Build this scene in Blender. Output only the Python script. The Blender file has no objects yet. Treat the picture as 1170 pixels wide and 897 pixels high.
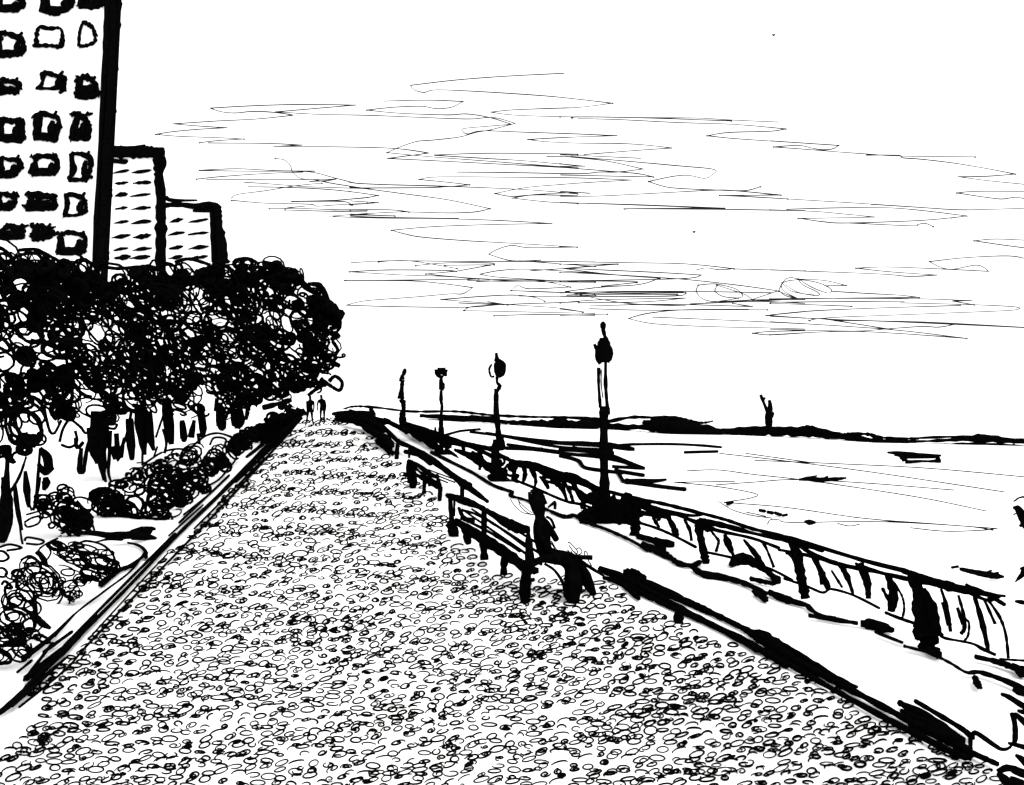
import bpy, math, random
from mathutils import Vector
random.seed(7)
R = random.random
U = random.uniform
scene = bpy.context.scene
COL = scene.collection

# ------------------------------------------------------------------ measures
F = 1000.0          # focal length in photo pixels (photo is 1170 x 897)
CX, CY = 585.0, 457.0
EYE = 2.2
WATER = -2.5
CLOUD = 150.0


def h(y):
    """height of the promenade: level, then a gentle rise towards its far end"""
    if y < 22:
        return 0.0
    if y < 47:
        return 0.8 * ((y - 22) / 25) ** 2
    return 0.8 + 0.064 * 5 * (1 - math.exp(-(y - 47) / 5))


def P(px, py, d):
    return Vector((d * (px - CX) / F, d, EYE - d * (py - CY) / F))


def G(px, py, up=0.0):
    """where the sight line meets the ground (or a level `up` above it)"""
    s = (py - CY) / F
    a, b = 1.0, 600.0
    for _ in range(40):
        m = .5 * (a + b)
        if EYE - m * s - h(m) - up > 0:
            a = m
        else:
            b = m
    return P(px, py, .5 * (a + b))


def GU(up):
    return lambda x, y: G(x, y, up)


def Wt(px, py):
    d = (EYE - WATER - .12) * F / max(py - CY, 6)
    return P(px, py, d)


def Cl(px, py):
    return P(px, py, CLOUD * F / max(CY - py, 40))


def D(d):
    return lambda x, y: P(x, y, d)


def plane(a, b, off=0.0):
    """vertical plane through two ground points (x,y)"""
    (x0, y0), (x1, y1) = a, b
    dx, dy = x1 - x0, y1 - y0

    def f(px, py):
        t = (px - CX) / F
        # x0 + dx*s = t*(y0 + dy*s)
        s = (t * y0 - x0) / (dx - t * dy)
        return P(px, py, y0 + dy * s - off)
    return f


def rail_d(px):
    return 5540.0 / (px - 335.0)


def RP(px, py):
    return P(px, py, rail_d(max(px, 425)))


# ------------------------------------------------------------------ materials
def mat(name, col, rough=.9, var=.06, scale=6.0, bump=0.0):
    m = bpy.data.materials.new(name)
    m.use_nodes = True
    nt = m.node_tree
    b = nt.nodes['Principled BSDF']
    tc = nt.nodes.new('ShaderNodeTexCoord')
    nz = nt.nodes.new('ShaderNodeTexNoise')
    nz.inputs['Scale'].default_value = scale
    nz.inputs['Detail'].default_value = 5
    rp = nt.nodes.new('ShaderNodeValToRGB')
    rp.color_ramp.elements[0].position = .3
    rp.color_ramp.elements[1].position = .7
    rp.color_ramp.elements[0].color = (*[max(0, c * (1 - var)) for c in col], 1)
    rp.color_ramp.elements[1].color = (*[c * (1 + var) for c in col], 1)
    nt.links.new(tc.outputs['Object'], nz.inputs['Vector'])
    nt.links.new(nz.outputs['Fac'], rp.inputs['Fac'])
    nt.links.new(rp.outputs['Color'], b.inputs['Base Color'])
    b.inputs['Roughness'].default_value = rough
    b.inputs['Specular IOR Level'].default_value = 0.0
    if bump:
        bp = nt.nodes.new('ShaderNodeBump')
        bp.inputs['Strength'].default_value = bump
        nt.links.new(nz.outputs['Fac'], bp.inputs['Height'])
        nt.links.new(bp.outputs['Normal'], b.inputs['Normal'])
    return m


PAVE = mat('white_paving', (.86, .86, .86), scale=3)
LAWN = mat('white_ground', (.86, .86, .86), scale=.8)
WATERM = mat('white_water', (.86, .86, .86), scale=.2)
PLASTER = mat('white_plaster', (.86, .86, .86), scale=1.0)
STONE = mat('white_stone', (.86, .86, .86), scale=4)
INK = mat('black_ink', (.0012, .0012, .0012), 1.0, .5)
IRON = mat('black_iron', (.001, .001, .001), 1.0, .5, 20)
WOOD = mat('black_wood', (.0012, .0012, .0012), 1.0, .5, 12)
LEAF = mat('black_foliage', (.0012, .0012, .0012), 1.0, .5, 3)
CLOTH = mat('black_cloth', (.0012, .0012, .0012), 1.0, .5, 15)
CLOUDM = mat('dark_cloud_line', (.012, .012, .012), 1.0, .3, .01)


# ------------------------------------------------------------------ strokes
def cr(pts, k):
    """Catmull-Rom through tuples of any length"""
    if k <= 1 or len(pts) < 3:
        if len(pts) == 2 and k > 1:
            a, b = pts
            return [tuple(a[i] + (b[i] - a[i]) * t / k for i in range(len(a))) for t in range(k + 1)]
        return [tuple(p) for p in pts]
    out = []
    n = len(pts)
    for i in range(n - 1):
        p0, p1, p2, p3 = pts[max(i - 1, 0)], pts[i], pts[i + 1], pts[min(i + 2, n - 1)]
        for j in range(k):
            t = j / k
            t2, t3 = t * t, t * t * t
            out.append(tuple(.5 * (2 * b + (c - a) * t + (2 * a - 5 * b + 4 * c - d) * t2 + (3 * b - a - 3 * c + d) * t3)
                             for a, b, c, d in zip(p0, p1, p2, p3)))
    out.append(tuple(pts[-1]))
    return out


class Ink:
    def __init__(self):
        self.v, self.f, self.m = [], [], []

    def tube(self, pts, rad, n=5, mi=0):
        pts = [Vector(p) for p in pts]
        if len(pts) < 2:
            return
        base = len(self.v)
        up = None
        last = len(pts) - 1
        for i, p in enumerate(pts):
            t = pts[min(i + 1, last)] - pts[max(i - 1, 0)]
            if t.length < 1e-9:
                t = Vector((0, 0, 1))
            t.normalize()
            if up is None:
                a = Vector((0, 0, 1)) if abs(t.z) < .9 else Vector((0, 1, 0))
                u = t.cross(a)
            else:
                u = up - t * up.dot(t)
                if u.length < 1e-6:
                    u = t.orthogonal()
            u.normalize()
            up = u
            w = t.cross(u)
            r = max(rad[i], 1e-5)
            for k in range(n):
                an = 2 * math.pi * k / n
                self.v.append(p + u * (r * math.cos(an)) + w * (r * math.sin(an)))
        for i in range(last):
            for k in range(n):
                a = base + i * n + k
                b = base + i * n + (k + 1) % n
                self.f.append((a, b, b + n, a + n))
                self.m.append(mi)
        self.f.append(tuple(base + k for k in reversed(range(n))))
        self.f.append(tuple(base + last * n + k for k in range(n)))
        self.m += [mi, mi]

    def s(self, pts, w, proj, k=4, n=5, rough=0.06, mi=0):
        """a brush stroke along photo points, width(s) in photo pixels, laid on a real surface"""
        if not isinstance(w, (list, tuple)):
            w = [w] * len(pts)
        q = cr([(x, y, ww + (.55 if ww > 1.6 else .3)) for (x, y), ww in zip(pts, w)], k)
        p3 = [proj(a, b) for a, b, _ in q]
        rr = [max(c, .3) * .5 * p.y / F * (1 + U(-rough, rough)) for (_, _, c), p in zip(q, p3)]
        self.tube(p3, rr, n, mi)

    def blob(self, px, py, rx, ry, proj, n=9, rough=.1):
        """a round lump"""
        c = proj(px, py)
        sc = c.y / F
        pts, rad = [], []
        for i in range(9):
            a = -1 + 2 * i / 8
            pts.append(c + Vector((0, 0, -a * ry * sc)))
            rad.append(max(.06, math.sqrt(max(0, 1 - a * a))) * rx * sc * (1 + U(-rough, rough)))
        self.tube(pts, rad, n)

    def quad(self, a, b, c, d, mi=0):
        i = len(self.v)
        self.v += [Vector(a), Vector(b), Vector(c), Vector(d)]
        self.f.append((i, i + 1, i + 2, i + 3))
        self.m.append(mi)

    def box(self, c8, mi=0):
        """8 corners: bottom ring 0-3, top ring 4-7"""
        i = len(self.v)
        self.v += [Vector(c) for c in c8]
        for f in ((3, 2, 1, 0), (4, 5, 6, 7), (0, 1, 5, 4), (1, 2, 6, 5), (2, 3, 7, 6), (3, 0, 4, 7)):
            self.f.append(tuple(i + k for k in f))
            self.m.append(mi)

    def build(self, name, mats, parent=None, origin=None, smooth=True):
        if not isinstance(mats, (list, tuple)):
            mats = [mats]
        o3 = parent_origin(parent) if parent is not None else Vector(origin or (0, 0, 0))
        me = bpy.data.meshes.new(name)
        me.from_pydata([tuple(v - o3) for v in self.v], [], self.f)
        for m in mats:
            me.materials.append(m)
        if len(mats) > 1:
            me.polygons.foreach_set('material_index', self.m)
        if smooth:
            me.polygons.foreach_set('use_smooth', [True] * len(me.polygons))
        me.update()
        ob = bpy.data.objects.new(name, me)
        COL.objects.link(ob)
        if parent is not None:
            ob.parent = parent
        else:
            ob.location = o3
        return ob


def parent_origin(p):
    v = Vector(p.location)
    while p.parent:
        p = p.parent
        v += Vector(p.location)
    return v


def tag(o, label=None, cat=None, group=None, kind=None):
    if label:
        o['label'] = label
    if cat:
        o['category'] = cat
    if group:
        o['group'] = group
    if kind:
        o['kind'] = kind
    return o


def thing(name, label, cat, loc, group=None):
    o = bpy.data.objects.new(name, None)
    o.empty_display_size = .2
    COL.objects.link(o)
    o.location = loc
    return tag(o, label, cat, group)


def inside(poly, x, y):
    c = False
    n = len(poly)
    for i in range(n):
        x1, y1 = poly[i]
        x2, y2 = poly[(i + 1) % n]
        if (y1 > y) != (y2 > y) and x < (x2 - x1) * (y - y1) / (y2 - y1) + x1:
            c = not c
    return c


def edge_dist(poly, x, y):
    best = 1e9
    n = len(poly)
    for i in range(n):
        x1, y1 = poly[i]
        x2, y2 = poly[(i + 1) % n]
        dx, dy = x2 - x1, y2 - y1
        t = max(0, min(1, ((x - x1) * dx + (y - y1) * dy) / (dx * dx + dy * dy + 1e-9)))
        best = min(best, math.hypot(x - x1 - t * dx, y - y1 - t * dy))
    return best


def pick(poly):
    xs = [p[0] for p in poly]
    ys = [p[1] for p in poly]
    while True:
        x, y = U(min(xs), max(xs)), U(min(ys), max(ys))
        if inside(poly, x, y):
            return x, y


def scribble(ink, poly, depth, n, r=(6, 14), w=(3, 5), thick=1.0, turns=(1.2, 2.8), flat=(.45, 1.0), tilt=(-.6, .9), drift=9, seg=11, keep=True):
    """looping twigs and leaf clumps filling a crown's volume; depth: number or fn(x,y)"""
    for _ in range(n):
        x, y = pick(poly)
        e = edge_dist(poly, x, y)
        rr = U(*r)
        if keep and e < rr * .6:
            rr = max(e / .6, r[0] * .75)
        d0 = depth(x, y) if callable(depth) else depth
        half = thick * min(1.0, (e + 4) / 40)
        d0 += U(-half, half)
        fl, tl = U(*flat), U(*tilt)
        tn = U(*turns)
        ph = U(0, 6.28)
        dx, dy = U(-drift, drift), U(-drift, drift) * .6
        ww = U(*w)
        sg = 1 if R() < .5 else -1
        N = max(6, int(seg * tn))
        q = []
        for i in range(N + 1):
            t = i / N
            a = ph + sg * 2 * math.pi * tn * t
            rad = rr * (1 + .3 * math.sin(3.1 * t + ph) + .22 * math.sin(7.3 * t + 2 * ph))
            ex, ey = rad * math.cos(a), rad * fl * math.sin(a)
            X = x + ex * math.cos(tl) - ey * math.sin(tl) + dx * (t - .5)
            Y = y + ex * math.sin(tl) + ey * math.cos(tl) + dy * (t - .5)
            q.append((X, Y, d0 + .25 * thick * math.sin(a + ph)))
        pts = [P(a, b, c) for a, b, c in q]
        ink.tube(pts, [ww * .5 * c / F * (.75 + .4 * math.sin(math.pi * i / N)) for i, (a, b, c) in enumerate(q)], 5)


# ------------------------------------------------------------------ setting: ground, path, water
PATHDIR = -.25


def rail_x(y):
    return 5.54 + PATHDIR * y


ys = [-25 + i for i in range(0, 45)] + [20 + .75 * i for i in range(0, 60)] + [65, 70, 76, 84, 95, 110, 140, 200, 300, 500, 900, 1600, 2600]
ys = sorted(set(ys))
g = Ink()
for y0, y1 in zip(ys, ys[1:]):
    g.quad((-1500, y0, h(y0)), (rail_x(y0) + .35, y0, h(y0)), (rail_x(y1) + .35, y1, h(y1)), (-1500, y1, h(y1)))
o = g.build('ground', LAWN, smooth=False)
tag(o, kind='structure')

q = Ink()
for y0, y1 in zip(ys, ys[1:]):
    a, b = rail_x(y0) + .352, rail_x(y1) + .352
    q.quad((a, y0, -5), (b, y1, -5), (b, y1, h(y1) - .002), (a, y0, h(y0) - .002))
tag(q.build('quay_wall', STONE, smooth=False), kind='structure')

# ---- cobbled path: one sheet with its stones drawn in as raised dark joints
path = Ink()
LEFT_EDGE = [(0, 812), (60, 757), (160, 652), (200, 612), (260, 556), (320, 497), (345, 474)]
RIGHT_EDGE = [(385, 474), (425, 499), (455, 528), (500, 566), (520, 610), (570, 655), (690, 664), (775, 708), (870, 748), (960, 790), (1060, 842), (1150, 886)]


def lerp_edge(edge, y):
    e = sorted(edge, key=lambda p: p[1])
    if y <= e[0][1]:
        (x0, y0), (x1, y1) = e[0], e[1]
    elif y >= e[-1][1]:
        (x0, y0), (x1, y1) = e[-2], e[-1]
    else:
        for (x0, y0), (x1, y1) in zip(e, e[1:]):
            if y0 <= y <= y1:
                break
    return x0 + (x1 - x0) * (y - y0) / (y1 - y0)


pl = [(-3.9 + -.235 * (y - 0) + .25, y) for y in ys if -10 <= y <= 110]
for (xa, y0), (xb, y1) in zip(pl, pl[1:]):
    def lx(y): return -.93 - .2425 * y - .55
    def rx(y): return 2.33 - .235 * y
    path.quad((lx(y0), y0, h(y0) + .004), (rx(y0), y0, h(y0) + .004), (rx(y1), y1, h(y1) + .004), (lx(y1), y1, h(y1) + .004), 0)


def stone(x, y, sx, sy, w, kind):
    ph = U(0, 6.28)
    sg = 1 if R() < .6 else -1
    tl = U(-.45, .12)
    if kind == 'ring':
        tn, sp = U(1.0, 1.15), U(.0, .1)
    elif kind == 'swirl':
        tn, sp = U(1.15, 1.45), U(.5, .8)
    elif kind == 'hook':
        tn, sp = U(.75, .95), U(.2, .5)
    else:
        tn, sp = U(.4, .55), 0
        ph = U(2.6, 3.6)
        sg = 1
    N = max(5, int(11 * tn))
    pts, rad = [], []
    for i in range(N + 1):
        t = i / N
        a = ph + sg * 2 * math.pi * tn * t
        s = 1 - sp * t
        ex, ey = sx * s * math.cos(a), sy * s * math.sin(a)
        X = x + ex * math.cos(tl) - ey * math.sin(tl)
        Y = y + ex * math.sin(tl) + ey * math.cos(tl)
        p = G(X, Y, .008)
        pts.append(p)
        rad.append(w * .5 * p.y / F * (.75 + .35 * math.sin(math.pi * t)))
    path.tube(pts, rad, 4, 1)


VOID = [(470, 640, 26, 5), (700, 800, 30, 10), (640, 812, 22, 12), (215, 822, 14, 10), (330, 860, 18, 6), (760, 755, 26, 7), (740, 690, 34, 7),
        (300, 688, 20, 6), (960, 810, 22, 6), (560, 870, 18, 6), (450, 842, 16, 6), (250, 780, 14, 4), (880, 870, 16, 6)]
CLUMP = [(600, 735, 34, 22), (560, 790, 30, 12), (380, 712, 40, 9), (430, 745, 30, 8), (240, 712, 26, 8), (520, 850, 26, 9), (900, 730, 14, 16), (700, 840, 30, 10),
         (870, 850, 24, 10), (60, 852, 40, 12), (590, 705, 16, 26), (820, 770, 16, 10), (980, 868, 24, 8), (340, 725, 30, 8)]
yy = 478.0
while yy < 925:
    f = (yy - 470) / 420.0
    sx0 = 4.7 + 3.9 * min(1, f ** .8)
    sy0 = 1.85 + 1.5 * min(1, f ** .8)
    w0 = 2.1 + .2 * min(1, f)
    xl, xr = lerp_edge(LEFT_EDGE, yy) + 7 + 9 * max(0, min(1, (yy - 540) / 80)), lerp_edge(RIGHT_EDGE, yy) - 6
    if yy > 800:
        xl = max(xl, 60 - (yy - 800) * .9)
    xx = xl + U(0, 8)
    while xx < xr:
        X, Y = xx + U(-2, 2), yy + U(-3.4, 3.4) * (.7 + .3 * min(1, f)) + 3 * math.sin(xx * .021 + yy)
        void = any(((X - a) / c) ** 2 + ((Y - b) / d) ** 2 < .45 for a, b, c, d in VOID)
        if not void or R() < .12:
            k = R()
            kind = 'ring' if k < .38 else 'swirl' if k < .64 else 'hook' if k < .84 else 'arc'
            big = 1.45 if R() < .03 else 1
            u = U(.6, 1.15) * big
            stone(X, Y, sx0 * u, sy0 * U(.6, 1.15) * big, w0 * U(.75, 1.15), kind)
            if R() < .2:
                stone(X + sx0 * U(-.8, .8), Y + sy0 * U(-1.2, 1.2), sx0 * U(.4, .8), sy0 * U(.4, .9), w0 * U(.7, 1), random.choice(['hook', 'swirl', 'arc']))
        xx += sx0 * 2 * U(.84, 1.24)
    yy += sy0 * 2 * U(1.02, 1.12)
for a, b, c, d in CLUMP:
    for _ in range(int(c * d / 55)):
        an, rr = U(0, 6.28), math.sqrt(R())
        X, Y = a + c * rr * math.cos(an), b + d * rr * math.sin(an)
        if lerp_edge(LEFT_EDGE, Y) + 6 < X < lerp_edge(RIGHT_EDGE, Y) - 8:
            stone(X, Y, U(4, 7.5), U(2.4, 4), U(1.6, 2.1), random.choice(['ring', 'swirl', 'hook']))
tag(path.build('path', [PAVE, INK], smooth=False), kind='structure')

# ---- kerb on the left of the path
k = Ink()
kz = GU(.05)
for pts, w in [
    ([(0, 812), (28, 787), (57, 757), (83, 728), (160, 650), (200, 610)], 3.2),
    ([(-12, 822), (15, 803), (45, 771), (80, 735), (110, 704)], [5, 6, 8, 7, 4]),
    ([(22, 808), (75, 765), (100, 737), (160, 675), (200, 634), (260, 572), (345, 478)], 2.6),
    ([(14, 807), (40, 783), (75, 752)], [3, 5, 3]),
    ([(27, 752), (60, 727), (85, 702)], [7, 5, 2.5]), ([(20, 768), (36, 755)], 3), ([(28, 777), (60, 735)], 4),
    ([(30, 775), (75, 740), (100, 717), (150, 667), (200, 614), (250, 566), (300, 516), (342, 477)], [8, 8, 4.5, 4, 4, 4.5, 6, 8]),
    ([(63, 727), (85, 702), (120, 675), (150, 652), (166, 630)], 2.2), ([(115, 668), (135, 652), (150, 646), (168, 632)], [7, 6, 5, 3]),
    ([(104, 727), (158, 668), (192, 632)], 1.8), ([(210, 588), (235, 568)], 2), ([(205, 597), (262, 543)], 2.5), ([(193, 612), (232, 577)], 2),
    ([(282, 522), (302, 505)], 3), ([(285, 520), (337, 478)], [3, 7]), ([(270, 550), (300, 522), (342, 481)], 2.6), ([(222, 604), (266, 560), (302, 524)], 2),
     ([(300, 505), (345, 472)], [6, 12]),
    ([(40, 764), (68, 750), (92, 724)], 5), ([(50, 745), (82, 722)], 4)]:
    k.s(pts, w, kz, k=5, rough=.1)
tag(k.build('kerb', INK), kind='structure')

# ---- water with thin ripples
wt = Ink()
wt.quad((-2500, -60, WATER), (4000, -60, WATER), (4000, 3500, WATER), (-2500, 3500, WATER))
for pts in [
    [(822, 518), (900, 527), (1000, 540), (1147, 562)], [(862, 526), (960, 530), (1060, 535), (1172, 545)],
    [(785, 538), (820, 537), (860, 542), (915, 548), (985, 558), (1060, 570), (1127, 584)], [(770, 551), (840, 550)],
    [(770, 551), (820, 556), (863, 564), (858, 569), (828, 574), (840, 575), (900, 580), (985, 592), (1060, 598), (1140, 604)],
    [(818, 554), (860, 551), (910, 548), (990, 552), (1090, 560)], [(821, 573), (838, 583), (860, 589), (882, 592)], [(852, 585), (875, 590)],
    [(877, 599), (880, 594), (890, 594), (905, 597), (1000, 596), (1100, 601), (1135, 606)], [(975, 591), (1035, 597)], [(957, 598), (970, 601), (982, 599)],
    [(1040, 603), (1080, 607), (1120, 606), (1138, 604)], [(852, 518), (930, 529)]]:
    wt.s(pts, 1.05, Wt, k=6, n=4, mi=1)
for pts, w in [([(831, 576), (837, 574)], 2.4), ([(868, 583), (874, 584)], 3), ([(877, 585), (883, 586)], 3), ([(886, 586), (892, 588)], 3), ([(894, 589), (899, 588)], 2.4),
               ([(919, 596), (925, 596.5), (932, 597)], [2, 5, 2])]:
    wt.s(pts, [x * 1.25 for x in w] if isinstance(w, list) else w * 1.35, Wt, k=2, mi=1)
tag(wt.build('water', [WATERM, INK], smooth=False), kind='structure')

# ---- dark shallows along the near bank
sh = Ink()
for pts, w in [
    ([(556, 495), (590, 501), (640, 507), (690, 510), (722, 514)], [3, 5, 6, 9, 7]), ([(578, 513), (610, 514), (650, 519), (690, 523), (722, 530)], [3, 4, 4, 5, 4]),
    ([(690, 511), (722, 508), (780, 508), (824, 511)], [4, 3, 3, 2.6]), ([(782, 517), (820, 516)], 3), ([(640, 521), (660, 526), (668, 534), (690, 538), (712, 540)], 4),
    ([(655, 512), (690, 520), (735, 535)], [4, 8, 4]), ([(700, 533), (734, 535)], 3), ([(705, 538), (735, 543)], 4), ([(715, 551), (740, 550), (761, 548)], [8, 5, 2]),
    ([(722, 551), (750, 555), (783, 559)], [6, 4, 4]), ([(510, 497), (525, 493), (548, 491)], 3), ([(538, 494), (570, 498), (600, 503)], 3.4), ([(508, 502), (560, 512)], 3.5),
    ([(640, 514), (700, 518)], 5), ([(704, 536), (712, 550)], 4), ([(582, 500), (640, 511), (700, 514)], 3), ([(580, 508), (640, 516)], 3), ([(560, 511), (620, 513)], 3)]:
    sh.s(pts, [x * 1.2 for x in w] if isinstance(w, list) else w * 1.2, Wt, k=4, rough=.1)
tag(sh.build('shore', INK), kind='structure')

# ---- far wooded shore
fs = Ink()
SHORE_D = [(340, 300), (385, 290), (450, 250), (500, 200), (560, 172), (640, 145), (700, 138), (770, 120), (850, 116), (930, 106), (1000, 96), (1100, 92), (1200, 88)]


def shore(px, py):
    for (a, b), (c, d) in zip(SHORE_D, SHORE_D[1:]):
        if a <= px <= c or c == 1200:
            return P(px, py, b + (d - b) * (px - a) / (c - a))
    return P(px, py, 300)


for pts, w in [
    ([(330, 462), (345, 470), (382, 473), (400, 465), (425, 465), (470, 470), (520, 470), (560, 474), (600, 476), (650, 477), (690, 479)], [3, 3, 3, 2.6, 2.6, 2.6, 2.6, 3, 3, 3, 4]),
    ([(480, 476), (540, 479), (600, 484), (640, 487), (690, 486), (740, 489), (770, 495), (840, 494)], [2, 4, 5, 6, 5, 6, 5, 3]),
    ([(590, 482), (620, 484), (650, 485), (690, 485)], [3, 9, 11, 8]), ([(480, 481), (520, 480), (580, 483)], 3), ([(480, 474), (530, 477), (570, 478)], [2, 5, 3]),
    ([(690, 483), (720, 477), (745, 477), (775, 478), (800, 483), (815, 481)], [4, 4, 3, 4, 3, 1.5]), ([(735, 483), (760, 485), (790, 488), (820, 491)], [6, 16, 14, 4]),
    ([(752, 494), (762, 497), (775, 493)], [3, 6, 3]),
    ([(695, 490), (740, 488), (800, 492), (850, 494), (900, 494), (940, 497)], [4, 6, 7, 7, 8, 5]), ([(820, 492), (870, 490), (930, 492), (965, 497)], [4, 7, 8, 4]),
    ([(915, 490), (925, 488), (936, 491)], [3, 5, 3]),
    ([(930, 498), (970, 500), (1010, 504), (1060, 504), (1110, 502), (1180, 506)], [4, 6, 6, 3, 5, 4]), ([(965, 496), (990, 496), (1010, 500), (1050, 501)], [3, 4, 3, 2.5]),
    ([(1000, 508), (1060, 509), (1120, 507), (1180, 511)], 3), ([(1095, 502), (1125, 500), (1155, 503)], [4, 8, 4]), ([(1045, 511), (1070, 509), (1095, 509), (1130, 512), (1160, 508)], 2),
    ([(1040, 501), (1100, 499), (1180, 503)], 2.6)]:
    fs.s(pts, [x * 1.03 for x in w] if isinstance(w, list) else w, shore, k=9, rough=.34)
for a, b in zip(range(400, 1200, 40), range(440, 1240, 40)):
    p, r = shore(a, 480), shore(b, 480)
    za, zb = WATER + .05, WATER + .05
    fs.quad((p.x, p.y + 1, za), (r.x, r.y + 1, zb), (r.x * 3 + 300, 3000, zb + .5), (p.x * 3 + 300, 3000, za + .5), 1)
tag(fs.build('far_shore', [LEAF, LAWN]), kind='structure')

ink = Ink()
bd = 116.0
for pts, w in [([(879, 489), (878, 480), (878, 470)], [5, 8, 6]), ([(878, 473), (873, 461), (869, 451)], [5, 3.5, 3.2]), ([(879, 474), (880, 464), (879, 457)], [6, 5, 3]),
               ([(880, 480), (884, 471)], [4, 2.4]), ([(872, 459), (874, 454)], 2)]:
    ink.s(pts, w, D(bd), rough=.15)
t = thing('bare_tree', 'small bare tree with forked top standing alone on the far shore', 'tree', P(879, 491, bd))
tr = Ink()
tr.s([(879, 491), (878.6, 482), (878, 470)], [5, 8, 6], D(bd), rough=.1)
tr.build('trunk', WOOD, t)
ink.build('crown', WOOD, t)


# ------------------------------------------------------------------ clouds
def Z(x0, y0, s, *lines):
    return [[(x0 + X / s, y0 + Y / s) for X, Y in ln] for ln in lines]


cloud_lines = []
cloud_lines += Z(160, 70, 4.5,
    [(1110, 225), (850, 222), (600, 228), (360, 241), (420, 260), (490, 266), (580, 258), (690, 263), (790, 277)],
    [(1110, 225), (900, 243), (700, 260), (820, 268), (950, 274), (1170, 278), (1400, 287), (1680, 297), (1780, 290), (1840, 293), (1930, 320)],
    [(785, 278), (600, 297), (400, 307), (170, 322), (300, 333), (450, 342), (300, 350), (170, 362), (80, 376), (200, 386), (400, 393), (535, 400), (400, 408), (305, 419)],
    [(350, 420), (560, 422), (700, 424), (833, 431), (685, 438), (900, 439), (1170, 443), (1300, 448), (1390, 457), (1485, 472), (1410, 482), (1270, 500)],
    [(695, 500), (740, 507), (772, 535), (785, 570), (830, 603), (900, 610), (1000, 630), (1170, 655)],
    [(305, 560), (500, 553), (700, 562), (900, 565)], [(305, 562), (600, 566), (860, 568), (1000, 600), (1110, 627), (1170, 630)],
    [(290, 606), (430, 592), (650, 577), (840, 570)], [(340, 608), (600, 609), (900, 608), (1010, 606), (960, 614), (870, 618)],
    [(535, 622), (700, 633), (860, 645), (1170, 655)], [(935, 627), (800, 640), (650, 665), (500, 685), (470, 705)],
    [(470, 715), (650, 730), (870, 735), (910, 745), (1020, 738), (1170, 730)], [(555, 645), (800, 650), (1000, 662), (1170, 682)],
    [(775, 722), (900, 720), (1050, 722), (1090, 740)], [(1170, 700), (1000, 715), (780, 720)], [(665, 758), (820, 757), (1000, 763), (1170, 766)],
    [(745, 770), (755, 755), (850, 745)], [(745, 765), (1000, 772), (1170, 772)], [(970, 797), (1170, 782)])
cloud_lines += Z(400, 70, 4.5,
    [(1100, 62), (800, 77), (540, 97), (310, 124), (330, 147), (380, 160), (450, 147), (700, 158), (1000, 178), (1170, 195), (1350, 216), (1180, 237), (1080, 241), (840, 250), (722, 262), (860, 278), (1170, 287)],
    [(170, 205), (400, 200), (580, 207), (520, 237), (440, 243), (370, 232), (230, 236), (85, 251), (250, 267), (500, 276), (600, 271), (720, 290), (825, 323)],
    [(850, 320), (720, 353), (650, 366), (560, 390), (430, 405), (340, 413), (240, 447)],
    [(820, 325), (700, 335), (585, 346), (580, 360), (605, 374), (680, 358), (900, 365), (1170, 374), (1375, 383), (1180, 389), (1080, 393), (915, 402), (1000, 413), (1170, 421), (1380, 423), (1510, 430), (1658, 446), (1480, 458), (1200, 480)],
    [(190, 470), (400, 490), (700, 513), (1000, 536), (1170, 548)], [(195, 500), (500, 515), (1170, 550)],
    [(435, 482), (700, 473), (1000, 475), (1170, 478)], [(435, 484), (700, 500), (900, 512), (1170, 537)],
    [(550, 570), (800, 572), (1170, 578), (1280, 570), (1370, 570), (1500, 555)], [(240, 447), (190, 470)],
    [(355, 608), (450, 595), (800, 596), (1170, 600), (1450, 611), (1230, 623), (1080, 634), (900, 650), (745, 680), (830, 695), (960, 687), (1170, 692)],
    [(355, 608), (480, 620), (615, 635), (500, 645), (380, 650), (0, 652)], [(0, 622), (40, 628), (200, 635), (500, 643), (900, 660), (1170, 682)],
    [(830, 705), (950, 685), (1100, 678), (1170, 675)], [(830, 703), (1000, 722), (1170, 732)],
    [(0, 645), (250, 678), (500, 712), (720, 758), (640, 775), (500, 780), (250, 775), (0, 790)],
    [(0, 670), (145, 690), (80, 702), (0, 709)], [(0, 718), (150, 727), (0, 738)], [(0, 765), (220, 765), (305, 775)], [(0, 785), (230, 795)], [(0, 795), (150, 802), (560, 808)],
    [(1010, 490), (1130, 490), (1170, 497)], [(1140, 292), (1160, 287), (1250, 287)])
cloud_lines += Z(640, 70, 4.5,
    [(60, 292), (90, 286), (400, 290), (700, 292), (900, 303), (1125, 313)], [(0, 286), (250, 287), (600, 297), (880, 307)],
    [(90, 295), (300, 300), (600, 315), (900, 325), (1160, 348), (1080, 360), (870, 366), (755, 383), (900, 398), (1170, 416)],
    [(0, 481), (150, 487), (415, 499)], [(0, 488), (100, 497), (250, 515), (430, 555)],
    [(60, 490), (300, 510), (600, 537), (790, 556), (780, 585), (740, 602), (660, 587), (580, 592), (455, 618), (520, 640), (600, 653), (800, 662), (950, 665), (1030, 645)],
    [(0, 527), (130, 540), (0, 540)], [(0, 545), (250, 565), (400, 578), (480, 595), (0, 585)], [(0, 668), (155, 679)],
    [(0, 695), (200, 693), (500, 678), (790, 663), (900, 666), (1135, 688), (820, 690), (1000, 698), (1170, 708)],
    [(0, 727), (400, 738), (845, 755), (500, 757), (330, 759), (800, 762), (1170, 767)])
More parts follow.
